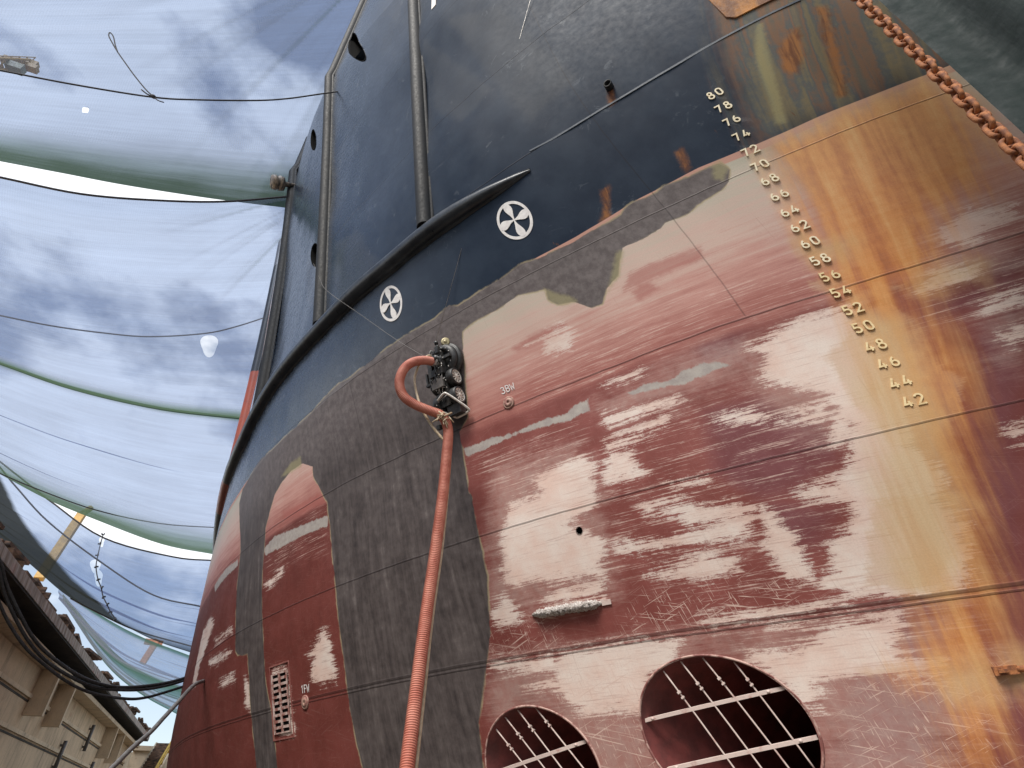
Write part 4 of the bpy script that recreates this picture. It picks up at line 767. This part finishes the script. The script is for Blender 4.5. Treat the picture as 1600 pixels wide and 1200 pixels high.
# lacing line with torn knots
mb = MB(); P = [at_y(*p, 39) for p in ((161, 836), (157, 850), (153, 868), (150, 885), (153, 905), (158, 918), (161, 932), (167, 944), (172, 955), (181, 968))]; mb.tube(curve(P, 3), .03, 6)
for i, p in enumerate(P):
    d = Vector((random.uniform(-1, 1), 0, random.uniform(-1, 1))).normalized(); mb.tube([p - d * .12, p, p + d.orthogonal() * .1], .05, 5)
tag(mb.build('lacing_rope', M['rope']), 'knotted black lacing cord joining two halves of the dark sided net', 'rope')

# cables from the quay gallery to the ship
def cable(name, px, d0, d1, r, mat, label, cat, group=None):
    n = len(px); mb = MB(); mb.tube(curve([at_h(*p, d0 + (d1 - d0) * i / (n - 1)) for i, p in enumerate(px)], 8), r, 9); return tag(mb.build(name, mat), label, cat, group)
G = 'black cables slung from the quay'
cable('power_cable', [(-60, 790), (-20, 840), (0, 878), (10, 914), (30, 958), (52, 997), (80, 1026), (122, 1055), (157, 1069), (190, 1074), (227, 1072), (265, 1066), (300, 1056)], 15, 17.2, .035, M['cable'], 'topmost of the three black cables slung from the quay to the ship', 'cable', G)
cable('power_cable', [(-60, 800), (-22, 850), (-3, 888), (6, 925), (25, 968), (47, 1005), (74, 1034), (115, 1060), (150, 1074), (190, 1078), (227, 1077), (265, 1070), (300, 1059)], 15, 17.2, .033, M['cable'], 'middle one of the three black cables slung from the quay to the ship', 'cable', G)
cable('power_cable', [(-60, 820), (-25, 880), (-4, 935), (14, 974), (40, 1012), (66, 1036), (97, 1060), (125, 1076), (156, 1086), (200, 1092), (227, 1090), (257, 1082), (298, 1069)], 15, 17.2, .03, M['cable'], 'lowest of the three black cables slung from the quay to the ship', 'cable', G)
cable('drain_hose', [(130, 1240), (160, 1214), (175, 1200), (205, 1170), (235, 1144), (257, 1120), (280, 1095), (296, 1077), (307, 1068), (318, 1064)], 9.5, 13.6, .034, M['pipe'], 'grey drain hose arching from the floor into the side of the ship', 'hose')

# ================================================================== hull crawler with its hose and lines
q0 = hit(706, 602); O, U, V_, Nn = frame(*q0)
cr_ = empty('hull_crawler', O, 'black wheeled magnetic blasting crawler clinging to the hull', 'robot crawler')
lp = lambda u, v, n: O + U * u + V_ * v + Nn * n
AX3 = (U, V_, Nn)
def cpart(name, mat, fn, parent=None): mb = MB(); fn(mb); return mb.build(name, mat, parent or cr_)
def wheel(u, v, r, w, sgn):
    c = lp(u, v, r)
    t = cpart('wheel', M['black'], lambda mb: mb.lathe(c, U * sgn, [(-w / 2, r * .6), (-w / 2, r * .93), (-w * .35, r), (w * .3, r), (w / 2, r * .94), (w * .52, r * .8), (w * .42, r * .76), (w * .2, r * .74)], 32))
    def rim(mb):
        mb.lathe(c, U * sgn, [(w * .15, r * .76), (w * .44, r * .775), (w * .46, r * .70), (w * .3, r * .66)], 32)
        mb.lathe(c, U * sgn, [(w * .1, .001), (w * .1, r * .7)], 24, 1)
        mb.lathe(c, U * sgn, [(w * .2, r * .2), (w * .46, r * .19), (w * .5, r * .1), (w * .5, .001)], 16)
        for k in range(10):
            t_ = 2 * math.pi * k / 10; d = V_ * math.cos(t_) + Nn * math.sin(t_); e = U.cross(d)
            mb.box(c + d * r * .43 + U * sgn * w * .36, (r * .27, r * .055, w * .08), (d, e, U))
    mb = MB(); rim(mb); mb.build('rim', [M['rim'], M['black']], t)
wheel(.155, .03, .125, .11, 1); wheel(.155, -.245, .125, .11, 1); wheel(-.14, .0, .125, .1, -1); wheel(-.14, -.27, .125, .1, -1)
hc = lp(.03, .33, 0)
bh = cpart('blast_head', M['black'], lambda mb: mb.lathe(hc, Nn, [(.012, .22), (.015, .262), (.05, .275), (.085, .27), (.095, .25), (.1, .225), (.105, .24), (.14, .238), (.165, .215), (.178, .19), (.18, .15), (.15, .14), (.15, .001)], 48))
def bolts():
    for k in range(14): t = 2 * math.pi * k / 14; p = hc + (U * math.cos(t) + V_ * math.sin(t)) * .175; cpart('bolt', M['steel'], lambda mb: mb.lathe(p + Nn * .176, Nn, [(0, .009), (.012, .009), (.013, .001)], 6), bh)
bolts()
cpart('swivel', M['dark_metal'], lambda mb: (mb.lathe(hc, Nn, [(.15, .06), (.25, .055), (.25, .04), (.32, .038), (.32, .001)], 20), mb.box(hc + Nn * .2, (.19, .02, .025), AX3), mb.box(hc + Nn * .22 + V_ * .06, (.03, .13, .03), AX3)), bh)
def chassis(mb):
    mb.box(lp(0, -.11, .15), (.085, .24, .05), AX3); mb.box(lp(-.05, .13, .2), (.03, .3, .02), AX3); mb.box(lp(.07, .13, .2), (.025, .3, .02), AX3)
    mb.box(lp(-.02, .14, .24), (.12, .045, .04), AX3); mb.box(lp(-.12, .24, .2), (.035, .09, .07), AX3); mb.box(lp(-.16, .1, .22), (.015, .13, .03), AX3); mb.box(lp(-.19, .02, .24), (.05, .014, .02), AX3); mb.box(lp(-.22, .1, .23), (.014, .1, .018), AX3)
    mb.tube([lp(-.06, .5, .1), lp(-.14, .55, .16), lp(-.17, .44, .2), lp(-.16, .3, .22)], .016, 8); mb.tube([lp(-.06, .5, .1), lp(.06, .56, .1), lp(.12, .5, .08)], .016, 8)
    for i in range(26): mb.box(lp(random.uniform(-.13, .1), random.uniform(-.3, .45), random.uniform(.19, .28)), (random.uniform(.008, .03), random.uniform(.008, .035), random.uniform(.008, .02)), AX3)
    for i in range(7):
        a = (random.uniform(-.12, .1), random.uniform(-.2, .1), .22); b = (random.uniform(-.12, .1), random.uniform(.1, .45), .2); mb.tube(curve([lp(*a), lp((a[0] + b[0]) / 2 + random.uniform(-.06, .06), (a[1] + b[1]) / 2, .3), lp(*b)], 6), .007, 6)
cpart('chassis', M['dark_metal'], chassis)
def bits(mb):
    for i in range(34): mb.lathe(lp(random.uniform(-.13, .11), random.uniform(-.33, .46), random.uniform(.2, .27)), Nn, [(0, .008), (.016, .007), (.017, .001)], 7)
    for i in range(6): mb.tube([lp(random.uniform(-.1, .1), random.uniform(-.3, .4), .25), lp(random.uniform(-.1, .1), random.uniform(-.3, .4), .27)], .004, 5)
cpart('hydraulic_fittings', M['steel'], bits)
cpart('cover_plate', M['panel'], lambda mb: (mb.box(lp(-.03, -.03, .26), (.1, .062, .02), AX3), mb.box(lp(-.03, .05, .255), (.09, .014, .012), AX3)))
for v in (.02, -.255): cpart('axle', M['dark_metal'], lambda mb: mb.tube([lp(-.14, v, .12), lp(.155, v, .12)], .035, 12))
def handle(mb):
    mb.tube(curve([lp(-.08, -.25, .26), lp(.06, -.22, .30), lp(.13, -.25, .29), lp(.27, -.46, .12), lp(.24, -.5, .07), lp(.05, -.52, .08)], 6), .016, 10); mb.tube([lp(.05, -.52, .08), lp(-.06, -.42, .2)], .014, 8)
cpart('guard_bar', M['rim'], handle)
cpart('rear_box', M['dark_metal'], lambda mb: (mb.box(lp(.1, -.43, .12), (.11, .07, .06), AX3), mb.box(lp(-.14, -.42, .17), (.08, .05, .05), AX3), mb.box(lp(-.24, -.56, .12), (.03, .03, .03), AX3)))
cpart('lifting_post', M['dark_metal'], lambda mb: (mb.tube([lp(-.02, .44, .1), lp(-.03, .62, .14)], .022, 8), mb.tube([lp(-.03, .62, .14), lp(-.03, .66, .15)], .03, 8)))
cpart('pulley', M['brass'], lambda mb: mb.lathe(lp(.1, .6, .1), (Nn + U * .8), [(-.03, .03), (-.03, .062), (-.012, .062), (0, .048), (.012, .062), (.03, .062), (.034, .04), (.03, .03), (.045, .02), (.045, .001)], 24))
D0 = math.hypot(O.x, O.y)
cpart('hose_coupling', M['steel'], lambda mb: mb.tube([at_h(690, 568, D0 - .16), at_h(676, 564, D0 - .26)], .07, 18))
# suction hose: out of the coupling, round in a loop and down to the floor
hn = []
for (px, py, dd) in ((680, 566, -.22), (664, 563, -.30), (645, 566, -.38), (631, 577, -.42), (624, 597, -.44), (630, 618, -.44), (648, 632, -.43), (672, 642, -.42), (690, 650, -.42), (700, 672, -.42), (697, 720, -.44), (691, 780, -.50), (679, 870, -.55), (666, 960, -.62), (653, 1060, -.70), (643, 1140, -.78), (636, 1200, -.86), (626, 1300, -1.0)): hn.append(at_h(px, py, D0 + dd))
cv = curve(hn, 60); cv = resample(cv, 1500); R_ = [.058 + .0042 * math.sin(i * 2 * math.pi / 5) for i in range(len(cv))]
mb = MB(); mb.tube([Vector(p) for p in cv], R_, 16); tag(mb.build('suction_hose', M['hose']), 'orange corrugated suction hose looping from the crawler down to the floor', 'hose')
bn = [lp(-.1, .3, .24)]
for (px, py, dd) in ((672, 556, -.30), (660, 562, -.30), (653, 574, -.28), (648, 590, -.26), (649, 606, -.26), (656, 632, -.3), (665, 650, -.3), (676, 667, -.32), (690, 684, -.34), (703, 700, -.38), (700, 760, -.42), (690, 860, -.5), (676, 960, -.56), (663, 1080, -.66), (650, 1200, -.78), (640, 1300, -.9)): bn.append(at_h(px, py, D0 + dd))
mb = MB(); mb.tube(curve(bn, 10), .017, 8); tag(mb.build('water_hose', M['beige']), 'thin beige water hose hanging beside the orange suction hose', 'hose')
mb = MB(); 
for (px, py) in ((692, 648), (697, 655)):
    for i in range(8): p = at_h(px + random.uniform(-5, 5), py + random.uniform(-5, 5), D0 - .5); mb.tube([p, p + Vector((random.uniform(-.1, .1), random.uniform(-.05, .05), random.uniform(-.16, .02)))], .008, 5)
mb.tube([at_h(686, 643, D0 - .5), at_h(694, 650, D0 - .52), at_h(706, 645, D0 - .5)], .012, 6); tag(mb.build('hose_lashing', M['beige']), 'frayed pale cord lashing the orange hose under the crawler', 'rope')
lw = [lp(-.03, .65, .15), surf(*hit(838, -20), .05)]
mb = MB(); mb.tube(lw, .0035, 5); tag(mb.build('wire_rope', M['steel']), 'thin steel wire rising from the crawler up the navy plating', 'wire')
a_, z_0 = 8.83, 10.62; p0 = surf(a_, z_0, .03); mb = MB(); p1 = lp(-.14, .3, .2); mb.tube(curve([p0] + [surf(*hit(px, py), dd) for px, py, dd in ((512, 440, .16), (545, 468, .42), (585, 500, .25), (632, 535, .16))] + [lp(-.14, .4, .2)], 5), .0032, 5); tag(mb.build('wire_rope', M['panel']), 'thin guy wire slanting from a mooring port down to the crawler', 'wire')

# ================================================================== anchor chain and dark tarpaulin at the bow
d_ch = 3.55; c0_, c1_ = at_h(1345, 0, d_ch), at_h(1604, 240, d_ch); cx, cy = c0_.x, c0_.y
chain = empty('anchor_chain', (cx, cy, 4), 'rust orange anchor chain hanging beside the dark green tarpaulin', 'chain')
d = .0275; pitch = 3.55 * d
def linkmesh():
    mb = MB(); hw = 1.3 * d; hl = 2.45 * d; P = [(hw * math.cos(t), 0, (hl - hw) + hw * math.sin(t)) for t in np.linspace(0, math.pi, 12)] + [(hw * math.cos(t), 0, -(hl - hw) + hw * math.sin(t)) for t in np.linspace(math.pi, 2 * math.pi, 12)]
    mb.tube(P, d * .6, 10, closed=True); mb.tube([(-hw, 0, 0), (-hw * .4, 0, 0), (hw * .4, 0, 0), (hw, 0, 0)], [d * .42, d * .3, d * .3, d * .42], 8); return mb
lk = linkmesh().build('link', M['rust']); z = 4.0; i = 0
fwd = math.atan2(cx, cy)
while z < 11.2 and i < 98:
    o = lk if i == 0 else lk.copy()
    if i: COL.objects.link(o)
    o.parent = chain; o.location = (random.uniform(-.003, .003), random.uniform(-.003, .003), z - 4); o.rotation_euler = (random.uniform(-.05, .05), random.uniform(-.05, .05), -fwd + (math.radians(35) if i % 2 else math.radians(-55)) + random.uniform(-.1, .1)); z += pitch; i += 1
M['tarp'] = simple('green_tarpaulin', (.004, .012, .0115), (.008, .019, .0175), 1.3, .85, sc=(2, 2, .25), bump=.6, dist=.03)
e0 = at_h(1373, 0, 3.72); ang0 = math.atan2(e0.x, e0.y); base = Vector((e0.x, e0.y, 0)); dirn = Vector((math.cos(ang0 - .25), -math.sin(ang0 - .25), 0)); nrm_ = Vector((-dirn.y, dirn.x, 0))
rows = []
for i in range(140):
    s_ = 4.2 * i / 139; col = []
    for j in range(60):
        zz = 3.5 + 4.9 * j / 59; f = .10 * math.sin(s_ * 5.2 + .25 * zz) * min(1, s_ * 3) + .06 * math.sin(s_ * 11 + 1 - .3 * zz) * min(1, s_ * 3) + .05 * math.sin(s_ * 2.1 + zz * .8) * min(1, s_ * 2)
        col.append(base + dirn * (s_) + nrm_ * (f * 1.0 + .12 * s_) + Vector((0, 0, zz)))
    rows.append(col)
mb = MB(); mb.grid(rows); tag(mb.build('tarpaulin', M['tarp']), 'dark green tarpaulin hanging in folds beside the rusty anchor chain', 'tarpaulin')

# ================================================================== cranes beyond the nets
def lattice(mb, A, B, w, h, bays, r):
    d = (B - A); u = d.normalized(); s = u.cross(Vector((0, 0, 1))); s = s.normalized() if s.length > .1 else Vector((1, 0, 0)); t = s.cross(u)
    C = [[A + d * i / bays + s * (w * a) + t * (h * b) for a, b in ((-.5, -.5), (.5, -.5), (.5, .5), (-.5, .5))] for i in range(bays + 1)]
    for k in range(4): mb.tube([C[0][k], C[-1][k]], r, 6)
    for i in range(bays):
        for k in range(4): mb.tube([C[i][k], C[i][(k + 1) % 4]], r * .7, 5); mb.tube([C[i][k], C[i + 1][(k + 1) % 4]], r * .7, 5)
DJ = 55; A, B = at_h(-160, 96, DJ), at_h(42, 101, DJ + 3)
jc = empty('tower_crane', A, 'yellow tower crane jib seen through the nearest shade net', 'crane'); mb = MB(); lattice(mb, A, B, 1.0, 1.0, 16, .13); mb.build('lattice', M['crane'], jc)
mb = MB(); dj = (B - A).normalized(); mb.box(B - dj * .9, (1.5, .35, .3)); mb.box(B + dj * .7, (.5, .3, .5)); mb.tube([B - dj * 2, B + dj * 1.2 + Vector((0, 0, .2))], .2, 6); mb.build('jib_head', M['crane'], jc); mb = MB(); mb.box(at_h(24, 106, DJ + 1.5), (.7, .4, .45)); mb.build('trolley', simple('crane_cabin', (.2, .2, .1), (.14, .13, .07), 1), jc)
mb = MB()
for k in range(14): p = A + (B - A) * k / 13 + Vector((0, 0, .5)); mb.tube([p, p + Vector((0, 0, 1.3))], .05, 5)
mb.tube([A + Vector((0, 0, 1.8)), B + Vector((0, 0, 1.8))], .05, 5); mb.build('walkway_rail', M['crane'], jc)
mb = MB(); A, B = at_h(128, 803, 80), at_h(60, 905, 76); mb.box((A + B) / 2, (.42, .3, (A - B).length / 2), ((B - A).normalized().cross(Vector((0, 1, 0))).normalized(), (B - A).normalized().cross((B - A).normalized().cross(Vector((0, 1, 0)))).normalized(), (B - A).normalized())); mb.tube([A, A + (A - B).normalized() * 1.2 + Vector((.5, 0, 0))], .35, 8)
tag(mb.build('mobile_crane', M['crane']), 'slanting solid yellow crane boom behind the dark sided net', 'crane')
rc = empty('harbour_crane', at_h(205, 1015, 90), 'reddish crane arm faintly seen through the lower nets', 'crane'); mb = MB(); mb.tube([at_h(222, 1037, 95), at_h(246, 1000, 95)], .5, 4, smooth=False); mb.build('boom', M['crane_red'], rc); mb = MB(); mb.tube([at_h(226, 1002, 95), at_h(254, 1006, 95)], .45, 4, smooth=False); mb.build('counter_beam', M['crane_red'], rc)
